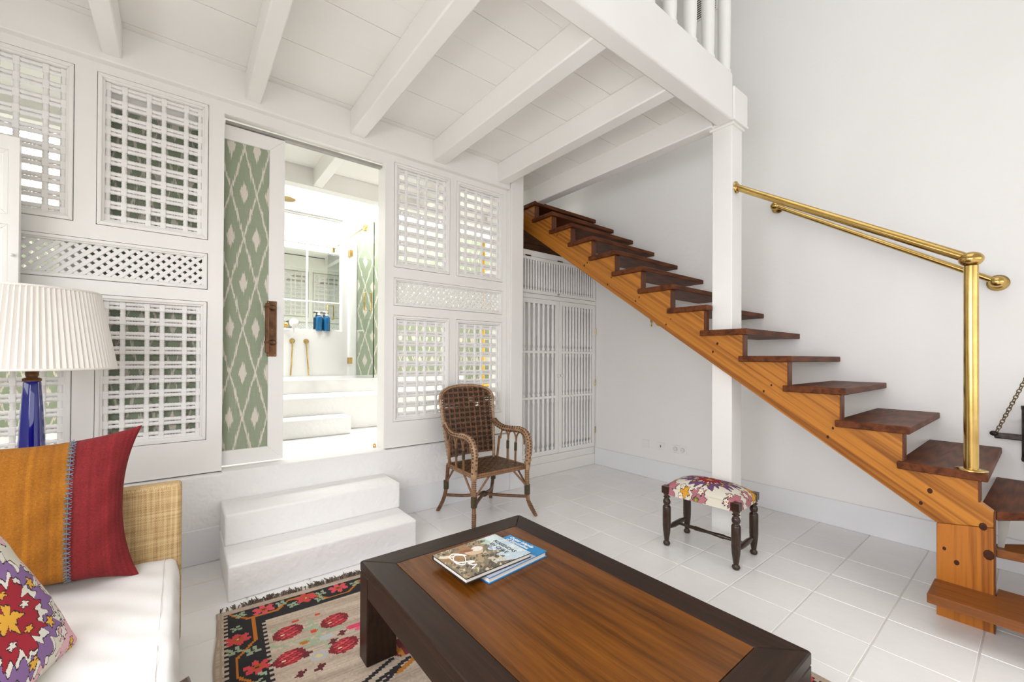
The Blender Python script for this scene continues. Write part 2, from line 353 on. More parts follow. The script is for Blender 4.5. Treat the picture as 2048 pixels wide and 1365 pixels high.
mb = MB(); holes(mb, -6.65, 2.85, 0, 5.2, [(0.64, 1.26, 0.98, 2.72)], lambda a, b, c, d: mb.box(0.0, 0.15, a, b, c, d)); struct('wall_right', mb, PLASTER)
struct('added_window_5', MB().box(0.06, 0.10, 0.64, 0.68, 0.98, 2.72).box(0.06, 0.10, 1.22, 1.26, 0.98, 2.72).box(0.06, 0.10, 0.68, 1.22, 0.98, 1.02).box(0.06, 0.10, 0.68, 1.22, 2.68, 2.72), WHITE)  # invented bathroom window, made for the added fill light
mb = MB(); holes(mb, -6.65, 2.85, 0, 5.2, [(-1.35, -0.15, 1.2, 2.42), (-4.2, -1.9, 0.7, 2.25)], lambda a, b, c, d: mb.box(-5.55, -5.4, a, b, c, d)); struct('wall_left', mb, PLASTER)
mb = MB(); holes(mb, -5.4, 0, 0, 5.2, [(-5.0, -0.4, 0.3, 2.55)], lambda a, b, c, d: mb.box(a, b, -6.65, -6.5, c, d)); struct('wall_garden_side', mb, PLASTER)
mb = MB()
for x in (-5.0, -3.5, -1.95, -0.44): mb.box(x, x+0.05, -6.6, -6.55, 0.3, 2.55)
for z in (0.3, 2.5): mb.box(-5.0, -0.4, -6.6, -6.55, z, z+0.05)
struct('window_1', mb, WHITE)
mb = MB(); mb.box(-5.5, -5.46, -1.35, -1.31, 1.2, 2.42).box(-5.5, -5.46, -0.19, -0.15, 1.2, 2.42).box(-5.5, -5.46, -1.35, -0.15, 1.2, 1.24).box(-5.5, -5.46, -1.35, -0.15, 2.38, 2.42); struct('window_2', mb, WHITE)
mb = MB()
for y in (-4.2, -3.07, -1.95): mb.box(-5.52, -5.47, y, y+0.05, 0.7, 2.25)
for z in (0.7, 2.2): mb.box(-5.52, -5.47, -4.2, -1.9, z, z+0.05)
struct('window_3', mb, WHITE)
struct('wall_loft_back', MB().box(-5.4, 0, 1.27, 1.40, 3.21, 5.2), PLASTER)
mb = MB(); holes(mb, -5.4, 0, -6.5, 1.42, [(-4.3, -0.7, -4.0, -1.4)], lambda a, b, c, d: mb.box(a, b, c, d, 5.2, 5.3)); struct('roof_ceiling', mb, PLASTER)
mb = MB()
for x in (-4.3, -2.52, -0.74): mb.box(x, x+0.05, -4.0, -1.4, 5.2, 5.26)
struct('added_window_4', mb, WHITE)  # invented roof window bars, made for the added light from above

# ---- lattice wall (wall between the living room and the bathroom)
ZS, ZT = 0.553, 2.97                                  # sill and lintel heights
PU, PD, PLW = (2.046, 2.918), (1.727, 1.960), (0.764, 1.650)
LX = [(-5.006, -4.498), (-4.409, -3.893)]; RX = [(-2.647, -2.121), (-2.053, -1.528)]
rects = [(a, b, *PU) for a, b in LX+RX] + [(a, b, *PLW) for a, b in LX+RX] + [(LX[0][0], LX[1][1], *PD), (RX[0][0], RX[1][1], *PD)]
door_h = (-3.810, -2.722, ZS, 2.894)
mb = MB(); holes(mb, -5.4, -1.472, ZS, ZT, rects+[door_h], lambda a, b, c, d: mb.box(a, b, 0.05, 0.11, c, d))
WB = struct('wall_back', mb, WHITE)
part('plinth', MB().box(-5.4, -1.472, 0.0, 0.11, 0.0, 0.545), PLASTER_R, WB, 0.012, 3)
part('wall_beam', MB().box(-5.4, -1.472, 0.0, 0.16, 2.968, 3.19), WHITE, WB, 0.008, 2)
part('door_jamb', MB().box(-2.7245, -2.70, 0.048, 0.20, ZS+.001, 2.893), WHITE, WB)
mb = MB().box(-3.80, -2.73, 0.115, 0.165, 2.868, 2.885); part('sliding_track', mb, RAILGREY, WB)
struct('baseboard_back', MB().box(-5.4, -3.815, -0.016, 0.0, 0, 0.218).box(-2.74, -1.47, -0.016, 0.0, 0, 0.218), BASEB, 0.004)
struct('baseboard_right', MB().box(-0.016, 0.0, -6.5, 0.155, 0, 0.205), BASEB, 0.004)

def frame_ring(x0, x1, z0, z1, w, ya, yb, gap=0.003):
    x0 += gap; x1 -= gap; z0 += gap; z1 -= gap; mb = MB()
    mb.prism([(x0, z0), (x1, z0), (x1-w, z0+w), (x0+w, z0+w)], 'y', ya, yb); mb.prism([(x1, z0), (x1, z1), (x1-w, z1-w), (x1-w, z0+w)], 'y', ya, yb)
    mb.prism([(x1, z1), (x0, z1), (x0+w, z1-w), (x1-w, z1-w)], 'y', ya, yb); mb.prism([(x0, z1), (x0, z0), (x0+w, z0+w), (x0+w, z1-w)], 'y', ya, yb); return mb
LAT = {}
def lattice_panel(x0, x1, z0, z1, label):
    t = thing('lattice_panel', label, 'lattice panel', ((x0+x1)/2, 0.08, z0), group='spindle lattice panels in the white wall')
    part('panel_frame', frame_ring(x0, x1, z0, z1, 0.020, 0.044, 0.082), WHITE, t, 0.003); part('inner_moulding', frame_ring(x0+.020, x1-.020, z0+.020, z1-.020, 0.013, 0.056, 0.10, 0.0005), WHITE, t, 0.003)
    ox, _, oz = ORG[t]; a0, a1, b0, b1 = x0+0.031, x1-0.031, z0+0.031, z1-0.031; Wd, H = a1-a0, b1-b0
    v = 0.060*Wd; cen = [a0+Wd*f for f in (.028, .184, .423, .577, .816, .972)]; p = H/9.5; bh = 0.53*p; oh = p-bh
    key = (round(Wd, 3), round(H, 3))
    if key not in LAT:
        bl = MB().box(-v/2, v/2, -.015, .015, -bh/2, bh/2); r = v*.50
        ba = MB().lathe([(r*.9, -oh/2), (r, -oh*.38), (r*.82, -oh*.25), (r, 0), (r*.82, oh*.25), (r, oh*.38), (r*.9, oh/2)], 8)
        sp = []
        for L in (cen[1]-cen[0]-v, cen[2]-cen[1]-v):
            q = bh*.285; T = Matrix.Rotation(PI/2, 4, 'Y')
            pr = [(q*.92, -L/2), (q, -L*.38), (q*.86, -L*.26), (q*1.0, -L*.15), (q*.78, -L*.06), (q*1.08, 0), (q*.78, L*.06), (q*1.0, L*.15), (q*.86, L*.26), (q, L*.38), (q*.92, L/2)]
            if L < 0.06: pr = [(q*.92, -L/2), (q, -L*.25), (q*.82, -L*.07), (q*.82, L*.07), (q, L*.25), (q*.92, L/2)]
            sp.append(mesh_of('spindle', MB().lathe(pr, 7, T), WHITE2))
        LAT[key] = (mesh_of('block', bl, WHITE2, (0, 0, 0), 0.003), mesh_of('baluster', ba, WHITE2), sp)
    bl, ba, sp = LAT[key]; y = 0.005
    for i in range(10):
        z = b0+bh/2-0.006+i*p-oz + (0.0 if i else 0.004)
        for c in cen: link('block', bl, t, (c-ox, y, z))
        if i < 9:
            for c in cen: link('baluster', ba, t, (c-ox, y, z+bh/2+oh/2))
        for k in range(5):
            me = sp[1] if k in (1, 3) else sp[0]; cx = (cen[k]+cen[k+1])/2-ox
            link('spindle', me, t, (cx, y, z-bh*.275)); link('spindle', me, t, (cx, y, z+bh*.275))
    return t
names = ['upper lattice panel at the far left, cut by the picture edge', 'upper lattice panel left of the sliding door', 'upper lattice panel right beside the bathroom doorway', 'upper lattice panel nearest the white corner post',
         'lower lattice panel behind the blue lamp', 'lower lattice panel behind the red cushion corner', 'lower lattice panel right of the doorway behind the wicker chair', 'lower lattice panel nearest the slatted cupboard']
for (a, b), nm in zip(LX+RX, names[:4]): lattice_panel(a, b, *PU, 'white spindle '+nm)
for (a, b), nm in zip(LX+RX, names[4:]): lattice_panel(a, b, *PLW, 'white spindle '+nm)
def diamond_panel(x0, x1, z0, z1, label):
    t = thing('diamond_lattice_panel', label, 'lattice panel', ((x0+x1)/2, 0.08, z0), group='diamond lattice strips')
    part('panel_frame', frame_ring(x0, x1, z0, z1, 0.018, 0.044, 0.082), WHITE, t, 0.003); part('inner_moulding', frame_ring(x0+.018, x1-.018, z0+.018, z1-.018, 0.010, 0.056, 0.10, 0.0005), WHITE, t, 0.003)
    ox, _, oz = ORG[t]; a0, a1, b0, b1 = x0+.022, x1-.022, z0+.022, z1-.022; H = b1-b0; Wd = a1-a0; pitch = 0.052; cache = {}
    for sgn in (1, -1):
        n = int((Wd+H)/pitch)+1
        for k in range(n+1):
            c = -H+k*pitch+0.02                      # x at the bottom edge for sgn 1
            xa, za, xb, zb = c, 0.0, c+H, H
            if xa < 0: za -= xa; xa = 0
            if xb > Wd: zb -= xb-Wd; xb = Wd
            if xb-xa < 0.02: continue
            if sgn < 0: xa, xb = Wd-xb, Wd-xa; za, zb = zb, za
            L = math.hypot(xb-xa, zb-za); key = round(L, 3)
            if key not in cache:
                w = 0.0105; q = MB()
                m = max(1, int(L/0.0367)); prof = []
                q.box(-L/2, L/2, -0.006, 0.006, -w, w)
                cache[key] = mesh_of('slat', q, WHITE2, (0, 0, 0), 0.002)
            link('slat', cache[key], t, ((xa+xb)/2+a0-ox, 0.001 if sgn > 0 else 0.005, (za+zb)/2+b0-oz), (0, -math.atan2(zb-za, xb-xa), 0))
    return t
diamond_panel(LX[0][0], LX[1][1], *PD, 'white diamond lattice strip left of the sliding door')
diamond_panel(RX[0][0], RX[1][1], *PD, 'white diamond lattice strip between doorway and corner post')

# ---- sliding door with ikat panel
D1 = struct('door_1', frame_ring(-4.564, -3.441, 0.567, 2.862, 0.098, 0.125, 0.160, 0.0), WHITE, 0.003, org=(-3.69, 0.125, 0.567), label='white sliding door with green ikat fabric panel, slid half open')
fb = MB().box(-4.467, -3.538, 0.137, 0.150, 0.664, 2.766); part('fabric_panel', fb, IKAT, D1)
hp = part('handle_plate', MB().box(-3.548, -3.488, 0.119, 0.126, 1.300, 1.694), BRONZE, D1, 0.002)
part('pull_bar', MB().box(-3.567, -3.543, 0.062, 0.078, 1.325, 1.672), BRONZE, hp, 0.004)
for z in (1.40, 1.645):
    q = MB().tube([(-3.512, 0.119, z), (-3.512, 0.085, z), (-3.530, 0.071, z), (-3.556, 0.069, z), (-3.572, 0.069, z)], [0.011, 0.011, 0.010, 0.010, 0.008], 10)
    q.lathe([(0.022, 0), (0.022, 0.004), (0.012, 0.009), (0.010, 0.012)], 14, Matrix.Translation((-3.512, 0.119, z)) @ Matrix.Rotation(PI/2, 4, 'X')); part('pull_mount', q, BRONZE, hp)
for x, z in ((-3.540, 1.312), (-3.498, 1.312), (-3.540, 1.682), (-3.498, 1.682), (-3.518, 1.49)):
    part('screw', MB().ell((x, 0.119, z), 0.004, 0.002, 0.004, 8, 4), BRASS, hp)

# ---- ceiling under the loft: boards and joists
CE = struct('ceiling', MB().box(-5.4, -0.87, -1.80, 1.29, 3.203, 3.32).box(-0.87, 0.0, 0.74, 1.27, 3.0, 3.20), WHITE)
y = -1.79; n = 0
while y < 0.0:
    y2 = min(y+0.2165, 0.02); part('ceiling_board', MB().box(-5.4, -0.87, y+0.0012, y2-0.0012, 3.186+0.0015*(n % 2), 3.2035), WHITE, CE); y = y2; n += 1
    if y2 >= 0.02: break
for k in range(3): part('ceiling_board', MB().box(-1.31, -0.87, 0.02+k*.2135+0.0012, 0.02+(k+1)*.2135-0.0012, 3.186, 3.2035), WHITE, CE)
for cx, w in ((-5.04, .11), (-4.345, .088), (-3.655, .09), (-2.965, .113), (-2.257, .122), (-1.565, .115)):
    part('joist', MB().box(cx-w/2, cx+w/2, -1.80, 0.005, 3.004, 3.19), WHITE, CE, 0.010, 2)
part('joist', MB().box(-0.985, -0.872, -1.77, 0.49, 3.0, 3.21), WHITE, CE, 0.010, 2)
tag(solo('loft_beam', MB().box(-5.4, -0.953, -1.906, -1.790, 3.0, 3.335), WHITE, bevel=0.012, seg=2), 'thick white beam along the open edge of the loft', 'beam')

SP = thing('support_post', 'square white post carrying the loft beam beside the stairs', 'post', (-0.844, -1.816, 0))
part('shaft', MB().box(-0.923, -0.764, -1.888, -1.744, 0, 3.0), WHITE, SP, 0.006, 2)
part('cap_block', MB().box(-0.952, -0.738, -1.916, -1.718, 3.02, 3.245), WHITE, SP, 0.006, 2)
part('cap_moulding', MB().box(-0.940, -0.748, -1.904, -1.728, 2.985, 3.004).box(-0.957, -0.731, -1.921, -1.711, 3.004, 3.022), WHITE, SP, 0.004)
BA = thing('loft_balustrade', 'white turned balustrade on top of the loft beam', 'balustrade', (-3.1, -1.845, 3.335))
bal = mesh_of('baluster', MB().lathe([(r*1.28, z) for r, z in [(.030, 0), (.030, .02), (.034, .025), (.034, .04), (.029, .05), (.032, .12), (.034, .5), (.029, .82), (.034, .84), (.034, .86), (.028, .88), (.028, .92)]], 16), WHITE)
for k in range(18): link('baluster', bal, BA, (-0.955-0.236*k+3.1, 0, 0))
part('handrail', MB().box(-5.3, -0.80, -1.89, -1.80, 4.255, 4.31), WHITE, BA, 0.012, 2)
VE = thing('air_vent', 'small slotted air vent glimpsed high between the loft balusters', 'vent', (-0.001, -1.20, 4.70))
part('vent_frame', MB().box(-0.012, -0.0005, -1.34, -1.11, 4.66, 4.88), WHITE, VE, 0.003)
for k in range(9): part('vent_slot', MB().box(-0.014, -0.0115, -1.32, -1.13, 4.675+k*.022, 4.685+k*.022), DKHOLE, VE)
tag(solo('loft_rafter', MB().box(-5.4, -0.0005, -0.90, -0.76, 4.90, 5.05), PLASTER, bevel=0.008), 'pale beam under the roof seen behind the balusters', 'beam')

# ---- corner post and alcove cupboard
CP = thing('corner_post', 'white boxed post between lattice wall and slatted cupboard', 'post', (-1.40, 0.08, 0))
part('shaft', MB().box(-1.470, -1.3125, -0.018, 0.166, 0, 3.185), WHITE, CP, 0.008, 2); part('edge_bead', MB().box(-1.4785, -1.4705, -0.004, 0.049, 0.546, 2.967), WHITE, CP, 0.004)
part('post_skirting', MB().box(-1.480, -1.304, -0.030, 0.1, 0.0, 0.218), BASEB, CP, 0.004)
struct('wall_alcove', MB().box(-1.332, -1.312, 0.168, 0.495, 0, 3.2).box(-1.312, 0, 0.475, 0.495, 0, 2.99), PLASTER)
mb = MB()
OB = tag(solo('board_partition', MB().box(-1.312, -0.001, 0.455, 0.47, 2.45, 2.97), OLDBOARD), 'dark brown board partition above the slatted cupboard', 'partition'); 
for k in range(3): part('board', MB().box(-1.310, -0.005, 0.437, 0.4545, 2.47+k*.165, 2.47+(k+1)*.165-0.003), OLDBOARD, OB, 0.002)
CB = thing('slatted_cupboard', 'white built-in cupboard with spindle doors under the stairs', 'cupboard', (-0.65, 0.17, 0))
part('carcass', MB().box(-1.31, -0.001, 0.30, 0.435, 0.0, 2.455).box(-1.31, -0.001, 0.20, 0.30, 2.41, 2.455).box(-1.31, -0.001, 0.20, 0.30, 1.955, 1.997).box(-1.31, -0.001, 0.20, 0.30, 0.0, 0.2), WHITE2, CB)
for a, b in ((2.405, 2.468), (1.952, 2.0), (0.13, 0.212)): part('face_rail', MB().box(-1.31, -0.001, 0.167, 0.201, a, b), WHITE, CB, 0.003)
part('skirting', MB().box(-1.31, -0.001, 0.155, 0.201, 0.0, 0.13), WHITE, CB, 0.006, 2)
def spmesh(L, r):
    return mesh_of('spindle', MB().lathe([(r*.75, -L/2), (r*1.1, -L*.46), (r*.45, -L*.42), (r*.95, -L*.37), (r*.8, 0), (r*.62, L*.4), (r*.95, L*.44), (r*.7, L/2)], 7), WHITE2)
def spdoor(x0, x1, z0, z1, rails, sx0, sx1, n, r, st, label):
    ring = [(x0, x0+st, z0, z1), (x1-st, x1, z0, z1)]; mb = MB()
    for q in ring: mb.box(q[0], q[1], 0.158, 0.176, q[2], q[3])
    zs = [z0]+list(rails)+[z1-st*1.0]
    edges = [(z0, z0+st)] + [(z-0.014, z+0.014) for z in rails] + [(z1-st, z1)]
    for a, b in edges: mb.box(x0+st, x1-st, 0.158, 0.176, a, b)
    d = part('door', mb, WHITE, CB, 0.002, 1, label); mesh = {}
    for (a, b), (c, e) in zip(edges[:-1], edges[1:]):
        L = c-b; k = round(L, 3)
        if k not in mesh: mesh[k] = spmesh(L, r)
        ox, oy, oz = ORG[CB]
        for i in range(n): link('spindle', mesh[k], d, (sx0+(sx1-sx0)*(i+.5)/n-ox, 0.168-oy, (b+c)/2-oz))
    return d
dl = spdoor(-1.300, -0.634, 0.218, 1.948, (0.86, 1.365), -1.255, -0.690, 8, 0.020, 0.05, 'left cupboard door')
dr = spdoor(-0.628, -0.012, 0.218, 1.948, (0.86, 1.365), -0.572, -0.062, 10, 0.017, 0.05, 'right cupboard door')
du = spdoor(-1.300, -0.012, 2.004, 2.400, (), -1.27, -0.05, 31, 0.0135, 0.035, 'upper flap of the cupboard')
for d, x in ((dl, -0.655), (dr, -0.605)): part('knob', MB().lathe([(.008, 0), (.007, .012), (.016, .020), (.016, .028), (.006, .034)], 12, Matrix.Translation((x, 0.158, 1.10)) @ Matrix.Rotation(PI/2, 4, 'X')), PLASTIC, d)
part('knob', MB().lathe([(.006, 0), (.006, .012), (.011, .018), (.005, .024)], 10, Matrix.Translation((-0.655, 0.158, 2.02)) @ Matrix.Rotation(PI/2, 4, 'X')), BRASS, du)
for x, z in ((-0.008, 1.62), (-0.008, 1.0), (-0.008, 0.42)): part('hinge', MB().lathe([(.006, -.04), (.006, .04)], 8, Matrix.Translation((x, 0.155, z))), BRASS, dr)
for x in (-1.1, -0.62): part('hinge', MB().box(x-.04, x+.04, 0.156, 0.16, 2.396, 2.410), IRON, du)

# ---- plaster steps up to the bathroom
ST = thing('plaster_steps', 'two rough white plaster steps below the bathroom doorway', 'steps', (-3.28, -0.3, 0))
part('lower_step', MB().box(-3.822, -2.750, -0.622, -0.0005, 0.0, 0.190), PLASTER_R, ST, 0.014, 3)
part('upper_step', MB().box(-3.818, -2.742, -0.325, -0.0005, 0.188, 0.372), PLASTER_R, ST, 0.014, 3)

# ------------------------------------------------------------------ stairs
KN = [(-0.574, 2.211, 0.009), (-0.537, 2.19, 0.012), (-0.862, 2.029, 0.008), (-0.821, 1.971, 0.01), (-1.155, 1.818, 0.008), (-1.119, 1.789, 0.01), (-1.447, 1.612, 0.006), (-1.406, 1.572, 0.009), (-1.815, 1.41, 0.011), (-1.783, 1.351, 0.01), (-0.164, 2.57, 0.009), (-2.169, 1.129, 0.008), (-2.123, 1.086, 0.009), (-2.5, 0.892, 0.009), (-2.475, 0.837, 0.01), (-2.911, 0.624, 0.015), (-2.877, 0.552, 0.011), (-3.094, 0.498, 0.02), (-2.963, 0.346, 0.01), (-3.112, 0.368, 0.026), (-3.006, 0.291, 0.014)]
SZ, SY, R0, G0 = 0.757, -3.112, 0.1880, 0.2725
SR = thing('open_staircase', 'open pine staircase with dark stained treads rising to the loft', 'staircase', (-0.5, -1.5, 0))
lo = lambda y: 0.468+0.69*(y+2.935)
poly = [(-2.935, 0.468), (-3.128, 0.502), (-3.128, 0.573), (-3.080, 0.612)]
for k in range(13):
    yk = SY+G0*k+0.033; poly.append((yk, SZ+R0*k-0.04)); yn = SY+G0*(k+1)+0.033
    poly.append((yn if k < 12 else 0.43, SZ+R0*k-0.04))
poly += [(0.43, lo(0.43))]
part('stringer', MB().prism(poly, 'x', -0.985, -0.925), PINE, SR, 0.002)
part('stringer_upright', MB().prism([(-2.935, 0.0), (-2.935, 0.466), (-3.128, 0.500), (-3.128, 0.0)], 'x', -0.985, -0.925), PINE_V, SR, 0.002)
part('edge_strip', MB().box(-0.985, -0.925, -3.133, -3.1285, 0.0, 0.573), CLEAT, SR)
for k in range(13):
    yk = SY+G0*k; z = SZ+R0*k
    if k == 4:
        a, b = yk, yk+0.325
        mb = MB().box(-1.010, -0.924, a, b, z-0.04, z).box(-0.924, -0.002, a, -1.889, z-0.04, z).box(-0.924, -0.002, -1.743, b, z-0.04, z).box(-0.763, -0.002, -1.889, -1.743, z-0.04, z)
        part('tread', mb, TREAD, SR)
    else: part('tread', MB().box(-1.010, -0.002, yk, yk+(0.325 if k < 12 else 0.29), z-0.04, z), TREAD, SR, 0.004)
    lowz = SZ+R0*(k-1) if k else 0.612
    part('edge_strip', MB().box(-0.9855, -0.924, yk+0.026, yk+0.0335, lowz, z-0.0405), CLEAT, SR)
# winder treads at the foot of the stair
mb = MB().prism([(-0.924, -3.075), (-0.742, -3.079), (-0.002, -3.090), (-0.002, -3.90), (-0.945, -3.134), (-0.924, -3.134)], 'z', 0.529, 0.569); part('winder_tread', mb, TREAD, SR, 0.003)
mb = MB().prism([(-0.905, -3.132), (-0.70, -4.15), (-0.002, -4.15), (-0.002, -3.83), (-0.815, -3.122)], 'z', 0.341, 0.381); part('winder_tread', mb, PINE_Y, SR, 0.003)
part('winder_support', MB().prism([(-3.134, 0.382), (-3.134, 0.528), (-3.176, 0.528), (-3.155, 0.382)], 'x', -0.86, -0.835), RAILGREY, SR)
for ky, kz, kr in KN: part('knot', MB().lathe([(kr*.72, 0), (kr*.4, .0005)], 9, Matrix.Translation((-0.9851, ky, kz)) @ Matrix.Rotation(-PI/2, 4, 'Y') @ Matrix.Scale(1.35, 4, (1, 0, 0))), KNOT, SR)
part('bottom_tread', MB().prism([(-1.215, -4.30), (-0.88, -4.30), (-0.88, -3.135), (-0.987, -3.135), (-0.987, -2.928), (-1.215, -2.928)], 'z', 0.139, 0.184), PINE_Y, SR, 0.003)
part('bottom_riser', MB().box(-1.06, -1.03, -4.28, -3.30, 0.0, 0.138), PINE_Y, SR)

HR = thing('brass_handrail', 'polished brass handrail on a post at the lowest straight tread', 'handrail', (-0.95, -3.053, 0.757))
part('post', MB().lathe([(.0265, 0), (.0265, 1.01)], 20, Matrix.Translation((-0.95, -3.053, 0.757))), BRASS, HR)
part('base_plate', MB().lathe([(.058, 0.0), (.058, .004), (.03, .007)], 24, Matrix.Translation((-0.95, -3.053, 0.757))), BRASS, HR)
a, b = Vector((-0.95, -3.053, 1.800)), Vector((-0.860, -1.892, 2.548))
part('rail', MB().tube([a, b], 0.0225, 18), BRASS, HR)
part('corner_knob', MB().ell((a.x, a.y, a.z), 0.046, 0.046, 0.037, 20, 12), BRASS, HR)
part('wall_rose', MB().lathe([(.043, 0), (.043, .006), (.030, .012), (.026, .016)], 22, Matrix.Translation((b.x, -1.8885, b.z)) @ Matrix.Rotation(PI/2, 4, 'X')), BRASS, HR)
WR = thing('brass_wall_rail', 'slimmer brass handrail fixed to the plain white wall', 'handrail', (-0.06, -2.48, 1.78))
a, b = Vector((-0.065, -3.097, 1.785)), Vector((-0.065, -1.860, 2.604))
part('rail', MB().tube([a, b], 0.0175, 16), BRASS, WR)
for p in (a, b):
    part('end_knob', MB().ell(p, 0.034, 0.038, 0.034, 18, 10), BRASS, WR)
    part('wall_rose', MB().lathe([(.05, 0), (.05, .005), (.03, .012), (.02, .06)], 22, Matrix.Translation((-0.0005, p.y, p.z)) @ Matrix.Rotation(-PI/2, 4, 'Y')), BRASS, WR)
# ------------------------------------------------------------------ bathroom behind the lattice wall
struct('floor_bathroom', MB().box(-5.4, -1.473, 0.11, 2.75, 0.40, 0.553).box(-1.473, -1.334, 0.17, 2.75, 0.40, 0.553).box(-1.334, 0.0, 0.497, 2.75, 0.40, 0.553), PLASTER_R)
part('threshold', MB().box(-3.81, -2.722, 0.0, 0.115, 0.54, 0.5532), PLASTER_R, bpy.data.objects['wall_back'])
mb = MB(); holes(mb, -5.4, 0.0, 0.553, 4.0, [(-3.42, -2.289, 1.645, 3.175)], lambda a, b, c, d: mb.box(a, b, 2.68, 2.80, c, d)); WBF = struct('wall_bathroom_far', mb, PLASTER)
IKR = solo('ikat_wall_panel', MB().box(-2.085, -0.012, 2.668, 2.6795, 0.9, 3.37), IKAT_W, (-2.085, 2.67, 0.9)); tag(IKR, 'green ikat wall covering right of the glass shower screen', 'wall covering')
IKS = solo('ikat_wall_panel', MB().box(-0.012, -0.001, 1.44, 2.66, 0.56, 3.05), ikat('green_ikat_sidewall', 0.21, 0.70), (-0.01, 1.6, 0.56)); tag(IKS, 'green ikat wall covering glimpsed through the right hand lattice', 'wall covering')
IKL = solo('ikat_wall_panel', MB().box(-5.4, -3.60, 2.668, 2.6795, 0.56, 2.75), IKAT_W, (-4.5, 2.67, 0.56)); tag(IKL, 'green ikat wall covering glimpsed through the far left lattice', 'wall covering')
mb = MB().box(-5.4, 0, 1.42, 1.72, 3.95, 4.05).box(-5.4, 0, 2.52, 2.80, 3.95, 4.05).box(-5.4, -4.8, 1.72, 2.52, 3.95, 4.05).box(-0.4, 0, 1.72, 2.52, 3.95, 4.05).box(-5.4, 0, 1.30, 1.42, 3.02, 4.05); CB2 = struct('ceiling_bathroom', mb, WHITE)
part('joist', MB().box(-2.985, -2.895, 0.16, 1.31, 3.03, 3.215), WHITE, CB2, 0.008, 2); part('joist', MB().box(-4.3, -4.21, 0.16, 1.31, 3.03, 3.215), WHITE, CB2, 0.008, 2)
part('joist', MB().box(-1.85, -1.76, 0.16, 1.31, 3.03, 3.215), WHITE, CB2, 0.008, 2)
BS = thing('shower_platform', 'white stepped shower platform with marble kerb in the bathroom', 'platform', (-2.9, 1.6, 0.553))
part('step', MB().box(-3.65, -2.712, 0.915, 1.19, 0.553, 0.722), PLASTER_R, BS, 0.015, 3)
part('bench', MB().box(-4.2, -0.9, 1.185, 1.78, 0.553, 0.897), PLASTER_R, BS, 0.012, 3)
part('kerb', MB().box(-4.2, -0.9, 1.715, 2.668, 0.895, 1.046), MARBLE, BS, 0.005)
MI = thing('shower_mirror', 'tall mirror divided by thin white bars in the shower', 'mirror', (-2.85, 2.75, 1.645))
part('mirror_glass', MB().box(-3.42, -2.289, 2.752, 2.76, 1.645, 3.175), MIRROR, MI)
for x in (-3.40, -2.724, -2.30): part('glazing_bar', MB().box(x-.011, x+.011, 2.738, 2.752, 1.645, 3.175), WHITE2, MI)
for z in (1.655, 2.035, 2.80, 3.165): part('glazing_bar', MB().box(-3.42, -2.289, 2.736, 2.752, z-.010, z+.010), WHITE2, MI)
GS = thing('shower_screen', 'clear glass shower screen with brass hinges and handle', 'shower screen', (-2.20, 2.2, 1.046))
part('glass_pane', MB().box(-2.205, -2.195, 1.735, 2.66, 1.05, 2.93), GLASS, GS)
for z in (1.25, 2.72): part('hinge', MB().box(-2.225, -2.175, 2.585, 2.67, z-.045, z+.045), BRASS, GS, 0.004)
h = MB().tube([(-2.22, 1.93, 1.88), (-2.245, 1.93, 1.88), (-2.245, 1.93, 2.10), (-2.22, 1.93, 2.10)], 0.009, 8).tube([(-2.18, 1.93, 1.88), (-2.155, 1.93, 1.88), (-2.155, 1.93, 2.10), (-2.18, 1.93, 2.10)], 0.009, 8)
part('handle', h, BRASS, GS); part('stay_rod', MB().tube([(-2.20, 2.05, 2.95), (-2.20, 2.67, 2.95)], 0.008, 8).box(-2.22, -2.18, 2.02, 2.08, 2.90, 2.965), BRASS, GS)
SHW = thing('shower_fittings', 'brass shower hoses and handset on the white shower wall', 'shower', (-2.85, 2.68, 1.05))
for x in (-2.908, -2.744): part('hose_rose', MB().lathe([(.032, 0), (.032, .008), (.018, .02), (.012, .035)], 16, Matrix.Translation((x, 2.68, 1.50)) @ Matrix.Rotation(PI/2, 4, 'X')), BRASS, SHW)
part('hose', MB().tube(spline([(-2.908, 2.648, 1.50), (-2.915, 2.640, 1.3), (-2.93, 2.64, 1.06)]), 0.009, 8), BRASS, SHW); part('hose', MB().tube(spline([(-2.744, 2.648, 1.50), (-2.735, 2.640, 1.3), (-2.715, 2.64, 1.06)]), 0.009, 8), BRASS, SHW)
part('hand_shower', MB().lathe([(.055, 0), (.058, .006), (.05, .014), (.01, .02)], 22, Matrix.Translation((-2.904, 2.60, 1.727)) @ Matrix.Rotation(PI/2, 4, 'X')).tube([(-2.904, 2.61, 1.72), (-2.908, 2.62, 1.60)], 0.012, 8), PLASTIC, SHW)
part('mixer', MB().ell((-2.99, 2.63, 1.70), 0.036, 0.05, 0.036), BRASS, SHW)
RH = tag(solo('rain_shower_head', MB().lathe([(.10, 0), (.10, .012), (.03, .022), (.014, .03), (.014, .78)], 20, Matrix.Translation((-3.07, 2.2, 3.14))), BRASS, (-3.07, 2.2, 3.14)), 'round brass rain shower head at the edge of the door', 'shower head')
def bottle(x, y, z, label):
    t = thing('pump_bottle', label, 'bottle', (x, y, z), group='blue pump bottles on the shower ledge', local=True)
    part('bottle_body', MB().lathe([(.040, 0), (.042, .006), (.042, .175), (.034, .19), (.016, .197), (.016, .205)], 18), BOTTLE, t)
    part('pump', MB().lathe([(.020, .203), (.020, .222), (.006, .226), (.006, .25)], 12).box(-.05, .012, -.009, .009, .245, .26), PLASTIC, t, 0.002); return t
bottle(-2.49, 2.682, 1.646, 'blue bottle with white pump on the mirror ledge'); bottle(-2.585, 2.684, 1.646, 'added blue bottle standing in for the mirror reflection of its neighbour')  # second bottle is added in place of the first one's mirror reflection
TR = thing('yellow_ladder', 'yellow pole rack glimpsed through the right hand lattice', 'rack', (-0.75, 1.10, 0.553))
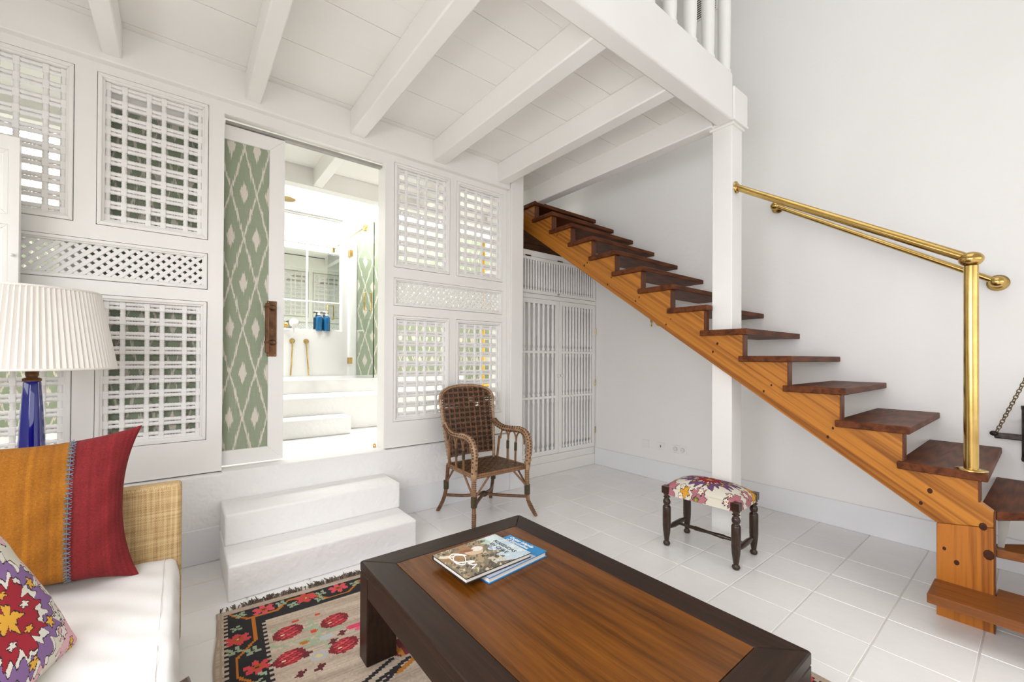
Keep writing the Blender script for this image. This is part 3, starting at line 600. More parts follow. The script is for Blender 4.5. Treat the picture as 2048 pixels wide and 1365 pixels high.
for x in (-1.02, -0.78): part('pole', MB().lathe([(.018, 0), (.018, 2.2)], 10, Matrix.Translation((x, 1.12, 0.553))), YELLOW, TR)
for z in (0.95, 1.45, 1.95, 2.45): part('rung', MB().tube([(-1.02, 1.12, z), (-0.78, 1.12, z)], 0.014, 8), YELLOW, TR)
part('door_stop', MB().lathe([(.012, 0), (.012, .025), (.008, .03)], 10, Matrix.Translation((-2.76, 0.16, 0.553))), BRASS, bpy.data.objects['floor_bathroom'])

# ------------------------------------------------------------------ small wall things
def plate(y0, y1, label, kind):
    t = thing('wall_plate', label, 'socket' if kind == 'socket' else 'switch plate', (-0.001, (y0+y1)/2, 0.325), group='white wall plates above the baseboard')
    part('cover', MB().box(-0.010, -0.0005, y0, y1, 0.327, 0.407), PLASTIC, t, 0.003)
    n = 2 if kind == 'socket' else 1; w = (y1-y0)/n
    for k in range(n):
        c = y0+w*(k+.5); T = Matrix.Translation((-0.0105, c, 0.367)) @ Matrix.Rotation(-PI/2, 4, 'Y')
        if kind == 'socket':
            part('recess', MB().lathe([(.021, 0), (.021, .0015)], 20, T), DKHOLE, t); part('insert', MB().lathe([(.019, .001), (.019, .0025)], 20, T), PLASTIC, t)
            for s in (-.008, .008): part('pin_hole', MB().lathe([(.0028, .0025), (.0028, .0032)], 8, Matrix.Translation((0, s, 0)) @ T), DKHOLE, t)
        elif kind == 'switch': part('pin_hole', MB().box(-0.0125, -0.010, c-.004, c+.004, 0.355, 0.380), DKHOLE, t)
    return t
plate(-0.60, -0.52, 'blank white wall plate nearest the slatted cupboard', 'blank'); plate(-0.785, -0.705, 'single white aerial plate between blank plate and double socket', 'switch'); plate(-1.035, -0.875, 'double white power socket left of the post', 'socket')
LN = thing('brass_wall_lamp', 'small brass swing arm wall fitting peeping below the staircase', 'wall lamp', (-0.02, -0.74, 1.7))
part('arm', MB().tube(spline([(-0.002, -0.79, 1.70), (-0.02, -0.755, 1.655), (-0.045, -0.725, 1.66), (-0.075, -0.70, 1.72), (-0.10, -0.69, 1.76)]), 0.008, 8), BRASS, LN); part('wall_rose', MB().lathe([(.035, 0), (.03, .012), (.012, .016)], 14, Matrix.Translation((-0.0005, -0.79, 1.70)) @ Matrix.Rotation(-PI/2, 4, 'Y')), BRASS, LN)
part('drop', MB().lathe([(.006, -.105), (.009, -.09), (.005, -.085), (.006, -.06), (.014, -.055), (.014, 0), (.010, .03)], 12, Matrix.Translation((-0.10, -0.69, 1.74))), BRASS, LN)
SC = thing('iron_sconce', 'wrought iron bracket with chain at the right picture edge', 'bracket', (-0.1, -3.19, 0.68))
part('arm', MB().box(-0.10, -0.086, -3.205, -3.085, 0.822, 0.858), IRON, SC, 0.005); part('arm_end', MB().ell((-0.10, -3.083, 0.852), 0.016, 0.018, 0.016), IRON, SC)
part('tube', MB().lathe([(.030, 0.0), (.032, .01), (.030, .03), (.030, .30), (.033, .315), (.033, .33)], 16, Matrix.Translation((-0.09, -3.222, 0.70))), IRON, SC)
part('candle', MB().lathe([(.022, 0), (.022, .06)], 14, Matrix.Translation((-0.09, -3.222, 0.642))), PLASTIC, SC); part('wall_bracket', MB().box(-0.06, -0.0005, -3.235, -3.21, 0.80, 0.95), IRON, SC, 0.004)
a, b = Vector((-0.10, -3.095, 0.862)), Vector((-0.09, -3.225, 1.24)); n = 20; d = (b-a)/n
mb = MB().tube([Vector((0.0095*math.cos(t), 0.0, 0.014*math.sin(t))) for t in np.linspace(0, 2*PI, 10, endpoint=False)], 0.0028, 5, closed=True)
lm = mesh_of('chain_link', mb, OLDBRASS); q = d.to_track_quat('Z', 'Y').to_euler()
for k in range(n):
    p = a+d*(k+.5); e = (d.to_track_quat('Z', 'Y').to_matrix() @ Matrix.Rotation((k % 2)*PI/2+0.5, 3, 'Z')).to_euler(); link('chain_link', lm, SC, p-Vector(ORG[SC]), e)
SH = thing('shutter_leaf', 'white panelled shutter leaf standing open at the left edge', 'shutter', (-5.03, -0.06, 1.26))
mb = MB(); holes(mb, -5.395, -4.672, 1.26, 2.398, [(-5.30, -4.708, 1.33, 1.955), (-5.30, -4.708, 2.005, 2.33)], lambda a, b, c, d: mb.box(a, b, -0.075, -0.04, c, d)); part('frame', mb, WHITE, SH)
for z0, z1 in ((1.33, 1.955), (2.005, 2.33)):
    part('panel', MB().box(-5.30, -4.708, -0.062, -0.048, z0, z1), WHITE, SH); part('panel_moulding', frame_ring(-5.30, -4.708, z0, z1, 0.022, -0.072, -0.058, 0.0), WHITE, SH, 0.003)
part('knob', MB().ell((-4.692, -0.083, 1.802), 0.008, 0.010, 0.008), PLASTIC, SH)
# ------------------------------------------------------------------ coffee table
X0, X1, Y0, Y1, TZ = -3.411, -2.527, -2.845, -1.450, 0.42
CT = thing('coffee_table', 'low dark wood coffee table with amber panelled top', 'coffee table', (-2.97, -2.15, 0.008))
bw = 0.116
part('top_border', MB().prism([(X0, Y0), (X1, Y0), (X1-bw, Y0+bw), (X0+bw, Y0+bw)], 'z', TZ-0.04, TZ), TABLE_DX, CT, 0.004); part('top_border', MB().prism([(X1, Y1), (X0, Y1), (X0+bw, Y1-bw), (X1-bw, Y1-bw)], 'z', TZ-0.04, TZ), TABLE_DX, CT, 0.004)
part('top_border', MB().prism([(X0, Y1), (X0, Y0), (X0+bw, Y0+bw), (X0+bw, Y1-bw)], 'z', TZ-0.04, TZ), TABLE_D, CT, 0.004); part('top_border', MB().prism([(X1, Y0), (X1, Y1), (X1-bw, Y1-bw), (X1-bw, Y0+bw)], 'z', TZ-0.04, TZ), TABLE_D, CT, 0.004)
n = 5; w = (X1-X0-2*bw)/n
for k in range(n):
    o = part('plank', MB().box(X0+bw+k*w+0.0006, X0+bw+(k+1)*w-0.0006, Y0+bw+0.0006, Y1-bw-0.0006, TZ-0.03, TZ-0.0008), TABLE_T, CT, 0.0006)
for a, b, c, d in ((X0, X0+.03, Y0+.09, Y1-.09), (X1-.03, X1, Y0+.09, Y1-.09)): part('apron', MB().box(a+.001, b, c, d, TZ-0.125, TZ-0.0405), TABLE_D, CT, 0.003)
for c, d in ((Y0, Y0+.03), (Y1-.03, Y1)): part('apron', MB().box(X0+.13, X1-.13, c+.001, d-.001, TZ-0.125, TZ-0.0405), TABLE_DX, CT, 0.003)
for sx in (0, 1):
    for sy in (0, 1):
        a = X0 if sx == 0 else X1-.13; c = Y0 if sy == 0 else Y1-.09; part('leg', MB().box(a, a+.13, c, c+.09, 0.009, TZ-0.0405), TABLE_D, CT, 0.004)

# ------------------------------------------------------------------ books
def book(name, label, loc, rotz, w, h, th, board, art, zoff):
    t = thing(name, label, 'book', loc, (0, 0, rotz), group='books on the coffee table', local=True)      # local x = reading up, -y = reading right
    part('page_block', MB().box(-h/2+.004, h/2-.004, -w/2+.005, w/2-.003, .003, th-.003), PAGES, t)
    part('back_board', MB().box(-h/2, h/2, -w/2, w/2, 0, .003), board, t); part('spine', MB().box(-h/2, h/2, w/2-.0028, w/2, .003, th-.003), board, t)
    part('front_board', MB().box(-h/2, h/2, -w/2, w/2, th-.003, th), board, t)
    C = art.lin(); ny, nx = C.shape[:2]; P = np.zeros((ny+1, nx+1, 3)); xs = np.linspace(-h/2, h/2, nx+1); ys = np.linspace(w/2, -w/2, ny+1)
    P[..., 0] = xs[None, :]; P[..., 1] = ys[:, None]; P[..., 2] = th+.0004
    o = link('cover_print', colgrid('cover_print', P[::-1], C[::-1], COVER), t); return t
def txt(body, size, mat, parent, x, y, z, bold=0.0, name='title'):
    me = text_mesh(body, size, mat, 0.0002, bold); return link(name, me, parent, (x, y, z), (0, 0, -PI/2))
# blue book beneath: cover coordinates X along the height (0 bottom .. h top), Y across
A = Art(.33, .235, 66, 47, (4, 128, 186)); A.C += RNG.normal(0, 3, A.C.shape[:2])[..., None]
A.put(A.X < 0.24+0.015*np.sin(A.Y*30), (150, 178, 206)); A.put((A.X < 0.262) & (A.Y > 0.15), (176, 182, 200)); A.line([(.268, .0), (.262, .06)], .012, (90, 180, 220))
B2 = book('atlas_book', 'thick book with bright blue cover and white title, lying underneath', (-2.924, -1.812, TZ), math.radians(5.5), .235, .335, .024, CYAN, A, 0)
txt('Outer Islands', .027, PAPER_W, B2, .140, .095, .0248, .0006); txt('of Seychelles', .027, PAPER_W, B2, .116, .095, .0248, .0006)
A = Art(.33, .25, 132, 100, (120, 108, 84)); X, Y = A.X, A.Y
def nz(sx, sy, seed):
    g = np.random.default_rng(seed); a = np.zeros_like(X)
    for k in range(10):
        fx, fy, p, q = g.normal(0, sx), g.normal(0, sy), g.uniform(0, 6.3), g.uniform(0, 6.3); a += np.sin(X*fx+p+Y*fy+q)
    return a/4
n1, n2, n3 = nz(70, 70, 1), nz(160, 160, 2), nz(30, 40, 3)
A.put(n1 > .35, (162, 142, 108)); A.put(n1 < -.4, (72, 66, 52)); A.put(n2 > .75, (196, 178, 146)); A.put((n2 < -.8), (50, 46, 42)); A.put((n1*n2 > .45), (110, 84, 58)); A.put((n3 > .3) & (Y < .12) & (X < .16), (150, 112, 66))
A.disc(.15, .085, .04, .028, (206, 180, 148), .4); A.disc(.178, .07, .026, .022, (232, 224, 214)); A.disc(.035, .055, .035, .012, (222, 206, 180), .5); A.disc(.13, .06, .03, .012, (140, 70, 52), .3)
sky = X > 0.215+.05*n3+.25*np.clip(Y-.14, 0, 1)-.15*np.clip(.05-Y, 0, 1)
A.put(sky, (196, 212, 214)); A.put(sky & (n1 > .1), (214, 224, 222)); A.put(sky & (n3 < -.25), (186, 200, 210)); A.put(sky & (Y < .06) & (X < .262), (176, 200, 184)); A.put(sky & (abs(X-.25) < .03) & (abs(Y-.12) < .04) & (n1 < .2) & (X < .25), (150, 160, 186)); A.put((X > .16) & (X < .215) & (Y > .17) & (n2 > 0), (196, 186, 160))
A.C += RNG.normal(0, 9, A.C.shape[:2])[..., None]
B1 = book('art_book', 'book with painted battle scene cover lying on top', (-3.012, -1.797, TZ+.024), math.radians(2.2), .25, .335, .020, BLACKB, A, 0)
txt('RUGENDAS', .028, PAPER_K, B1, .112, .070, .0208, .0004); txt('EN CHILE', .028, PAPER_K, B1, .082, .060, .0208, .0004)
sg = [(-.075, .052), (-.06, .03), (-.10, .06), (-.13, .01), (-.11, -.03), (-.07, .03), (-.095, .075), (-.125, .06), (-.12, .0), (-.075, -.02), (-.065, -.035), (-.09, -.03), (-.085, -.055), (-.07, -.06), (-.105, -.075)]
sig = MB().tube([(p.x, p.y, .0212) for p in spline([(a, b, 0) for a, b in sg], 5)], .0022, 5); part('signature', sig, PAPER_W, B1)

# ------------------------------------------------------------------ rug
RT = -math.radians(3.5); cr, sr = math.cos(RT), math.sin(RT)
RW, RH_ = 2.03, 2.36; nx, ny = 254, 295
def rl(x, y): return (x*cr+y*sr, x*sr-y*cr)          # floor offset (from the far left corner) -> rug (s, t)
A = Art(RW, RH_, nx, ny, (178, 160, 141)); X, Y = A.X, A.Y
A.C += (RNG.normal(0, 5, (ny, 1)) + RNG.normal(0, 4, (ny, nx)) + 8*np.sin(Y*55+2*np.sin(X*7)))[..., None]
BLK = (30, 28, 28); tooth = ((np.floor(Y/0.016) % 2) == 0)*0.012; tooth2 = ((np.floor(X/0.016) % 2) == 0)*0.004
inx = np.minimum(X, RW-X); iny = Y
blk = ((inx > .045-tooth) & (inx < .185+tooth) & (iny > .042)) | ((iny > .042-tooth2) & (iny < .190) & (inx > .045))
A.put(blk, BLK); A.put((inx < .03) & (np.floor(X/.008) % 2 == 0), (166, 148, 128))
CORAL, OCH, LEAF = (196, 62, 66), (178, 104, 26), (142, 156, 128)
def flower(s, t, c=CORAL):
    for k in range(6):
        a = k*PI/3+.4; A.disc(s+.034*math.cos(a), t+.030*math.sin(a), .019, .014, c, a)
    A.disc(s, t, .020, .017, (168, 78, 24)); A.disc(s, t, .007, .006, (60, 24, 20)); A.disc(s, t, .003, .003, (220, 190, 170))
def leaf(s, t, r=.024):
    for k in range(4):
        a = k*PI/2+.5; A.disc(s+r*.8*math.cos(a), t+r*.8*math.sin(a), r*.62, r*.42, LEAF, a)
A.line([(.06, .05), (.13, .13), (.255, .13), (.315, .065), (.42, .065), (.49, .155), (.60, .155), (.68, .07), (.80, .07), (.88, .155), (1.0, .155), (1.08, .07), (1.2, .07), (1.28, .155), (1.4, .155), (1.5, .07), (1.6, .07), (1.7, .155), (1.85, .13)], .013, OCH)
vy = .13
while vy < RH_-.3:
    for m in (0, 1):
        f = (lambda s: s) if m == 0 else (lambda s: RW-s)
        A.line([(f(.15), vy), (f(.15), vy+.20), (f(.075), vy+.30), (f(.075), vy+.42), (f(.15), vy+.52)], .013, OCH)
        flower(f(.085), vy+.155); flower(f(.145), vy+.40); leaf(f(.07), vy+.235); leaf(f(.135), vy+.275); leaf(f(.14), vy+.50, .02); leaf(f(.08), vy+.06, .018)
    vy += .52
for k, s in enumerate((.20, .395, .56, .76, .95, 1.15, 1.35, 1.55, 1.75)): flower(s, .09 if k % 2 else .085, CORAL if k % 2 else (206, 74, 84))
for s, t in ((.10, .075), (.28, .075), (.33, .12), (.47, .085), (.455, .14), (.65, .09), (.70, .14), (.85, .08), (1.05, .12), (1.25, .08), (1.45, .12), (1.65, .08)): leaf(s, t, .021)
def rose(s, t, rx, ry, a=-.3):
    A.disc(s, t, rx, ry, (122, 32, 40), a)
    for k in range(-2, 3):
        A.disc(s+rx*.1*k, t+ry*.36*k, rx*(.75-.12*abs(k)), ry*.13, (178, 50, 56) if k % 2 == 0 else (204, 74, 78), a-.1)
    A.disc(s-rx*.35, t+ry*.2, rx*.14, ry*.10, (226, 204, 160), a)
def bouquet(s0, t0, f=1):
    g = np.random.default_rng(int(s0*100))
    for k in range(26): A.disc(s0+.36+g.normal(0, .09), t0+.42+g.normal(0, .08), .02, .010, (150, 164, 136), g.uniform(-1, 1))
    A.line([(s0+.36, t0+.28), (s0+.38, t0+.42), (s0+.40, t0+.58)], .012, (158, 168, 138)); A.line([(s0+.20, t0+.31), (s0+.28, t0+.44), (s0+.38, t0+.42)], .010, (158, 168, 138))
    for s, t in ((.26, .335), (.46, .36), (.245, .525), (.455, .575)): rose(s0+s, t0+t, .066, .052 if t < .5 else .048)
    A.disc(s0+.35, t0+.585, .036, .03, (172, 170, 168)); A.disc(s0+.35, t0+.585, .015, .010, (206, 186, 130)); A.disc(s0+.40, t0+.47, .03, .02, (176, 176, 176))
    for s, t in ((.27, .655), (.34, .66), (.31, .545), (.47, .48), (.42, .52)): A.disc(s0+s, t0+t, .026, .010, (92, 34, 38), -.5); A.disc(s0+s, t0+t, .010, .022, (92, 34, 38))
    A.disc(s0+.53, t0+.46, .04, .02, (208, 62, 96)); A.disc(s0+.55, t0+.49, .03, .012, (222, 90, 120))
    for s, t in ((.40, .26), (.30, .26), (.36, .39), (.62, .62)): A.disc(s0+s, t0+t, .016, .012, (196, 64, 34))
    A.disc(s0+.31, t0+.455, .018, .013, (170, 108, 30))
bouquet(.02, .02); bouquet(.85, .02); bouquet(.35, .95); bouquet(1.1, .95)
for s, t, l in ((.55, .84, .07), (.60, .87, .09), (.57, .905, .06)): A.line([(s-l, t+.03), (s+l, t-.04)], .018, (36, 32, 32))
A.disc(.68, .75, .05, .06, (110, 36, 44)); A.line([(.66, .70), (.67, .80)], .02, (178, 112, 34)); A.line([(.62, .89), (.74, .83)], .02, (178, 112, 34))
C = A.lin(); P = np.zeros((ny+1, nx+1, 3)); s = np.linspace(0, RW, nx+1); t = np.linspace(0, RH_, ny+1); SX, TT = np.meshgrid(s, t)
P[..., 0] = SX; P[..., 1] = -TT; P[..., 2] = .0075 + .0012*np.sin(SX*9+1)*np.sin(TT*7); edge = .006*np.sin(TT*11)*(SX < .01); P[..., 0] += edge
RG = thing('kilim_rug', 'flat woven floral kilim rug with black border under the table', 'rug', (-3.878, -0.712, 0.0), (0, 0, RT), local=True)
rg = link('woven_field', colgrid('woven_field', P[::-1], C[::-1], WOVEN_RUG), RG)
part('rug_edge', MB().box(0.004, RW-.004, -RH_+.004, -.003, .0005, .0062), FRINGE, RG)
mb = MB()
for k in range(900):
    x = random.uniform(0, RW); dens = 1.0 if (int(x*9) % 3) else .45
    if random.random() > dens: continue
    L = random.uniform(.015, .06); dx = random.uniform(-.02, .02); z = random.uniform(.004, .022)
    mb.tube([(x, -.002, .006), (x+dx*.5, L*.5, z), (x+dx, L, random.uniform(.001, z))], [.0024, .0032, .0014], 4)
o = part('fringe', mb, FRINGE, RG); o['kind'] = 'stuff'

# ------------------------------------------------------------------ footstool
def suzani(w, h, nx, ny, seed=3, big=1.0):
    A = Art(w, h, nx, ny, (214, 208, 192)); K = (38, 30, 30); g = np.random.default_rng(seed); u = min(w, h)
    def blob(x, y, r, n, am, c, sx=1, sy=1, j=.12): A.petal(x, y, r, n, am, c, K, u*.010*big, g.uniform(0, 6), sx, sy, j)
    return A, blob, g
FS = thing('footstool', 'small dark turned-leg footstool with floral padded seat', 'footstool', (-1.186, -1.860, 0.0), (0, 0, math.radians(3.8)), local=True)
lx, ly = .153, .227
prof = [(.006, 0), (.016, .003), (.021, .014), (.018, .025), (.011, .031), (.014, .036), (.021, .10), (.0235, .15), (.0225, .155), (.0235, .16), (.0235, .265), (.020, .275), (.013, .281), (.020, .288), (.0225, .305), (.017, .322), (.012, .328), (.021, .337), (.012, .346), (.019, .352), (.020, .366)]
lm = mesh_of('leg', MB().lathe([(r*1.16, z) for r, z in prof], 16).box(-.025, .025, -.025, .025, .364, .412), DARKW, (0, 0, 0), 0.0)
for sx in (-1, 1):
    for sy in (-1, 1): link('leg', lm, FS, (sx*lx, sy*ly, 0))
for sy in (-1, 1):
    part('side_stretcher', MB().lathe([(.009, -lx+.018), (.010, -lx+.03), (.019, -.05), (.019, .05), (.010, lx-.03), (.009, lx-.018)], 10, Matrix.Translation((0, sy*ly, .115)) @ Matrix.Rotation(PI/2, 4, 'Y')), DARKW, FS)
part('long_stretcher', MB().lathe([(.008, -ly), (.013, -.10), (.016, -.095), (.010, 0), (.016, .095), (.013, .10), (.008, ly)], 10, Matrix.Translation((0, 0, .115)) @ Matrix.Rotation(PI/2, 4, 'X')), DARKW, FS)
part('seat_rail', MB().box(-lx-.012, lx+.012, -ly+.02, ly-.02, .355, .385).box(-lx+.02, lx-.02, -ly-.012, ly+.012, .355, .385), DARKW, FS, 0.003)
A, blob, g = suzani(.36, .50, 130, 180)
PK, PU_, RD, YE, WH = (176, 110, 118), (104, 70, 108), (146, 16, 34), (216, 154, 44), (226, 216, 204)
for x, y, r in ((.05, .05, .055), (.31, .06, .06), (.04, .45, .06), (.32, .44, .06), (.02, .25, .04), (.345, .25, .045), (.18, .03, .04), (.19, .475, .045)): blob(x, y, r, 7, .16, PK)
for k in range(46):
    x, y = g.uniform(0, .36), g.uniform(0, .5)
    if math.hypot((x-.18)/.11, (y-.25)/.15) > 1.15: blob(x, y, .013 if k % 3 else .022, 5, .25, (YE, (120, 124, 60), WH)[k % 3]); A.disc(x, y, .004, .004, YE)
blob(.18, .25, .10, 9, .14, PU_, 1.0, 1.45); blob(.18, .25, .056, 11, .12, WH, 1.0, 1.4); blob(.18, .25, .050, 10, .14, RD, 1.0, 1.45); blob(.18, .25, .012, 6, .3, YE, 1, 1.5)
for k in range(8): a = k*PI/4+.2; blob(.18+.078*math.cos(a), .25+.112*math.sin(a), .008, 4, .3, YE)
C = A.lin(); m, n = C.shape[:2]; u, v = np.meshgrid(np.linspace(-1, 1, n+1), np.linspace(-1, 1, m+1)); P = np.zeros((m+1, n+1, 3))
uu, vv = np.clip(u/.84, -1, 1), np.clip(v/.88, -1, 1); dr = np.maximum(np.clip((np.abs(u)-.84)/.16, 0, 1), np.clip((np.abs(v)-.88)/.12, 0, 1))
P[..., 0] = uu*(lx+.021)*(1-.05*(1-dr)*(np.abs(uu) > .98)); P[..., 1] = vv*(ly+.022); dome = (1-np.abs(uu)**2.6)*(1-np.abs(vv)**3.2)
P[..., 2] = .402 + .072*dome**.7 - .045*dr
corner = (np.abs(uu) > .80) & (np.abs(vv) > .84); P[..., 0] = np.where(corner, np.sign(u)*np.minimum(np.abs(P[..., 0]), lx-.022), P[..., 0])
link('padded_seat', colgrid('padded_seat', P, C, WOVEN), FS)

# ------------------------------------------------------------------ wicker armchair
WC = thing('wicker_armchair', 'dark woven wicker armchair standing against the lattice wall', 'armchair', (-2.027, -0.375, 0.0), (0, 0, 0), local=True)
def mir(p, s): return [(x*s, y, z) for x, y, z in p]
BKY = lambda z: .17+.33*max(0, z-.4)*.62                # y of the back at height z
for s in (-1, 1):
    part('front_leg', MB().tube(spline(mir([(.305, -.315, 0.0), (.285, -.285, .05), (.268, -.262, .11), (.262, -.25, .2), (.262, -.245, .40)], s)), list(np.linspace(.013, .0175, 25)), 10), CANE, WC)
    q = MB()
    for k in range(13): z = .215+k*.0145; q.tube([Vector((.262*s, -.2485, z))+Vector((.0185*math.cos(a), .0185*math.sin(a), 0)) for a in np.linspace(0, 2*PI, 10, endpoint=False)], .0034, 4, closed=True)
    part('leg_binding', q, CANE_L, WC); q = MB()
    for k in range(9): f = k/8; c = Vector((s*(.297-.031*f), -.303+.045*f, .022+.10*f)); q.tube([c+Vector((.0165*math.cos(a), .0165*math.sin(a), 0)) for a in np.linspace(0, 2*PI, 10, endpoint=False)], .0032, 4, closed=True)
    part('leg_binding', q, CANE_B, WC)
    part('leg_wrap', MB().lathe([(.023, -.042), (.024, 0), (.023, .042)], 12, Matrix.Translation((.262*s, -.25, .215))), OLIVE, WC)
    part('back_leg', MB().tube(spline(mir([(.275, .29, 0.0), (.258, .258, .06), (.245, .225, .14), (.240, .20, .25), (.238, .185, .40)], s)), .016, 10), CANE_B, WC)
    part('leg_wrap', MB().lathe([(.022, -.035), (.022, .035)], 12, Matrix.Translation((.242*s, .205, .235))), OLIVE, WC)
    arm = spline(mir([(.262, -.245, .38), (.266, -.262, .52), (.268, -.262, .60), (.272, -.225, .665), (.275, -.15, .688), (.270, -.04, .682), (.262, .07, .680), (.252, .16, .705), (.246, .215, .745)], s), 7)
    part('arm', MB().tube(arm, [.025 if i < 34 else .019 for i in range(len(arm))], 10), CANE_L, WC)
    q = MB(); m = len(arm)
    for i in range(3, m-2):
        d = (arm[i+1]-arm[i-1]).normalized(); nx_ = d.cross(Vector((s, 0, 0))).normalized(); ny_ = d.cross(nx_)
        a0 = (i % 2)*.9
        for j in range(3):
            a = a0+j*2.1; c = arm[i]+(nx_*math.cos(a)+ny_*math.sin(a))*.0245
            q.box(-.0065, .0065, -.0065, .0065, -.0028, .0028, Matrix.Translation(c) @ (nx_*math.cos(a)+ny_*math.sin(a)).to_track_quat('Z', 'X').to_matrix().to_4x4())
    part('arm_weave', q, CANE_B, WC)
    ys = [-.205, -.095, .015, .125]
    for a, b in zip(ys[:-1], ys[1:]):
        c = (a+b)/2; r = (b-a)/2
        pth = [(.262*s, a, .575)]+[(.266*s, c-r*math.cos(t), .585+.085*math.sin(t)) for t in np.linspace(0, PI, 9)]+[(.262*s, b, .575)]
        part('arm_arch', MB().tube(pth, .0075, 7), CANE, WC)
    for a in ys[1:3]:
        part('arm_upright', MB().tube([(.262*s, a, .585), (.258*s, a, .41)], .0095, 8), CANE, WC); part('upright_wrap', MB().tube([(.2612*s, a, .575), (.2602*s, a, .505)], .0125, 8), OLIVE, WC)
    part('arm_upright', MB().tube([(.255*s, .13, .60), (.245*s, .15, .40)], .011, 8), CANE, WC)
    part('leg_brace', MB().tube([(.262*s, -.25, .235), (.255*s, -.10, .385)], .0085, 7), CANE, WC); part('leg_brace', MB().tube([(.262*s, -.25, .235), (.12*s, -.245, .385)], .0085, 7), CANE, WC)
    part('leg_brace', MB().tube([(.242*s, .205, .25), (.255*s, .07, .385)], .0085, 7), CANE_B, WC)
    part('stretcher', MB().tube(spline([(.262*s, -.25, .155), (.13*s, -.10, .150), (0, .0, .165)]), .013, 8), CANE_B, WC); part('stretcher', MB().tube(spline([(.245*s, .225, .145), (.13*s, .09, .150), (0, .0, .165)]), .013, 8), CANE_B, WC)
part('stretcher_knot', MB().ell((0, 0, .163), .035, .035, .024), OLIVE, WC)
SB = lambda u, v: Vector((u*(.262-.022*(v+1)/2), -.25+.44*(v+1)/2, .405))    # seat, u,v in -1..1
rim = [SB(*p) for p in ((-1, -1), (-.5, -1), (0, -1), (.5, -1), (1, -1), (1, -.5), (1, 0), (1, .5), (1, 1), (.5, 1), (0, 1), (-.5, 1), (-1, 1), (-1, .5), (-1, 0), (-1, -.5))]
part('seat_rim', MB().tube([p-Vector((0, 0, .012)) for p in rim], .011, 8, closed=True).tube([p+Vector((0, 0, .004)) for p in rim], .0095, 8, closed=True), CANE, WC)
q1, q2 = MB(), MB(); nn = 16
for i in range(nn):
    for j in range(nn):
        u, v = -1+2*(i+.5)/nn, -1+2*(j+.5)/nn; p = SB(u, v); T = Matrix.Translation((p.x, p.y, p.z+.006)) @ Matrix.Rotation(PI/4 if (i+j) % 2 else -PI/4, 4, 'Z')
        (q1 if (i+j) % 2 else q2).box(-.019, .019, -.0085, .0085, -.004, .004 if (i+j) % 2 else .0025, T)
part('seat_weave', q1, OLIVE, WC); part('seat_weave', q2, CANE_B, WC)
part('seat_base', MB().prism([tuple(SB(a, b))[:2] for a, b in ((-1, -1), (1, -1), (1, 1), (-1, 1))], 'z', .394, .404), CANE_D, WC)
ZB, HB = .925, .125                                      # start and rise of the arched top
def arch(t): c, d = math.cos(t), math.sin(t); return (-.272*math.copysign(abs(c)**.72, c), ZB+HB*abs(d)**.85)
def bhw(z):                                            # half width of the back
    if z < ZB: return .226+.046*(z-.42)/(ZB-.42)
    t = min(1, (z-ZB)/HB)**(1/.85); return .272*max(0.0, 1-t*t)**.36
def bpt(u, z): return Vector((u*bhw(z), .175+.17*(z-.42)+.03*(1-u*u), z))
out = [bpt(-1, z) for z in np.linspace(.40, ZB, 10)]
for t in np.linspace(.10, PI-.10, 21): x, z = arch(t); out.append(Vector((x, .175+.17*(z-.42)+.03*(1-(x/.272)**2), z)))
out += [bpt(1, z) for z in np.linspace(ZB, .40, 10)]
part('back_frame', MB().tube(out, .0135, 8), CANE_L, WC)
q = MB()
for i in range(len(out)-1):
    for f in (0.0, .5):
        c = out[i].lerp(out[i+1], f); d = (out[i+1]-out[i]).normalized(); q.box(-.0118, .0118, -.0118, .0118, -.003, .003, Matrix.Translation(c) @ d.to_track_quat('Z', 'Y').to_matrix().to_4x4())
part('frame_binding', q, CANE_B, WC)
q1, q2 = MB(), MB(); rows = 27; zt = 1.045
for i in range(rows):
    z = .455+(zt-.455)*(i+.5)/rows; hw = bhw(z); dz = (zt-.455)/rows
    nc = 19; pitch = .5/nc; y = .175+.17*(z-.42)
    for j in range(nc):
        x = -.25+pitch*(j+.5)
        if abs(x) > hw-.004: continue
        yy = y+.03*(1-(x/.26)**2); T = Matrix.Translation((x, yy, z)) @ Matrix.Rotation(-.17, 4, 'X')
        if i % 2 == 0: q1.box(-pitch*.5, pitch*.5, -.004, .002, -dz*.34, dz*.34, T)
        elif j % 2 == 0: q1.box(-pitch*.30, pitch*.30, -.005, .003, -dz*.62, dz*.62, T)
        else:
            for a in (-1, 1): q2.box(-pitch*.42, pitch*.42, -.002, .002, -dz*.10, dz*.10, T @ Matrix.Rotation(a*.7, 4, 'Y'))
            q2.box(-pitch*.44, pitch*.44, -.003, .001, dz*.30, dz*.55, T)
            if random.random() < (1.0 if z < .84 else .86): q2.box(-pitch*.74, pitch*.74, .002, .004, -dz*.68, dz*.68, T)
    hs = [(-hw+.006)+(2*hw-.012)*k/8 for k in range(9)]
    q2.tube([(x, y+.03*(1-(x/.26)**2)+.003, z) for x in hs], .0042, 5)
part('back_weave', q1, CANE_B, WC); part('back_weave', q2, CANE_D, WC)

for o in WC.children:
    if o.name.split('.')[0] in ('seat_weave', 'back_weave', 'frame_binding', 'arm_weave', 'leg_binding'): o['kind'] = 'stuff'

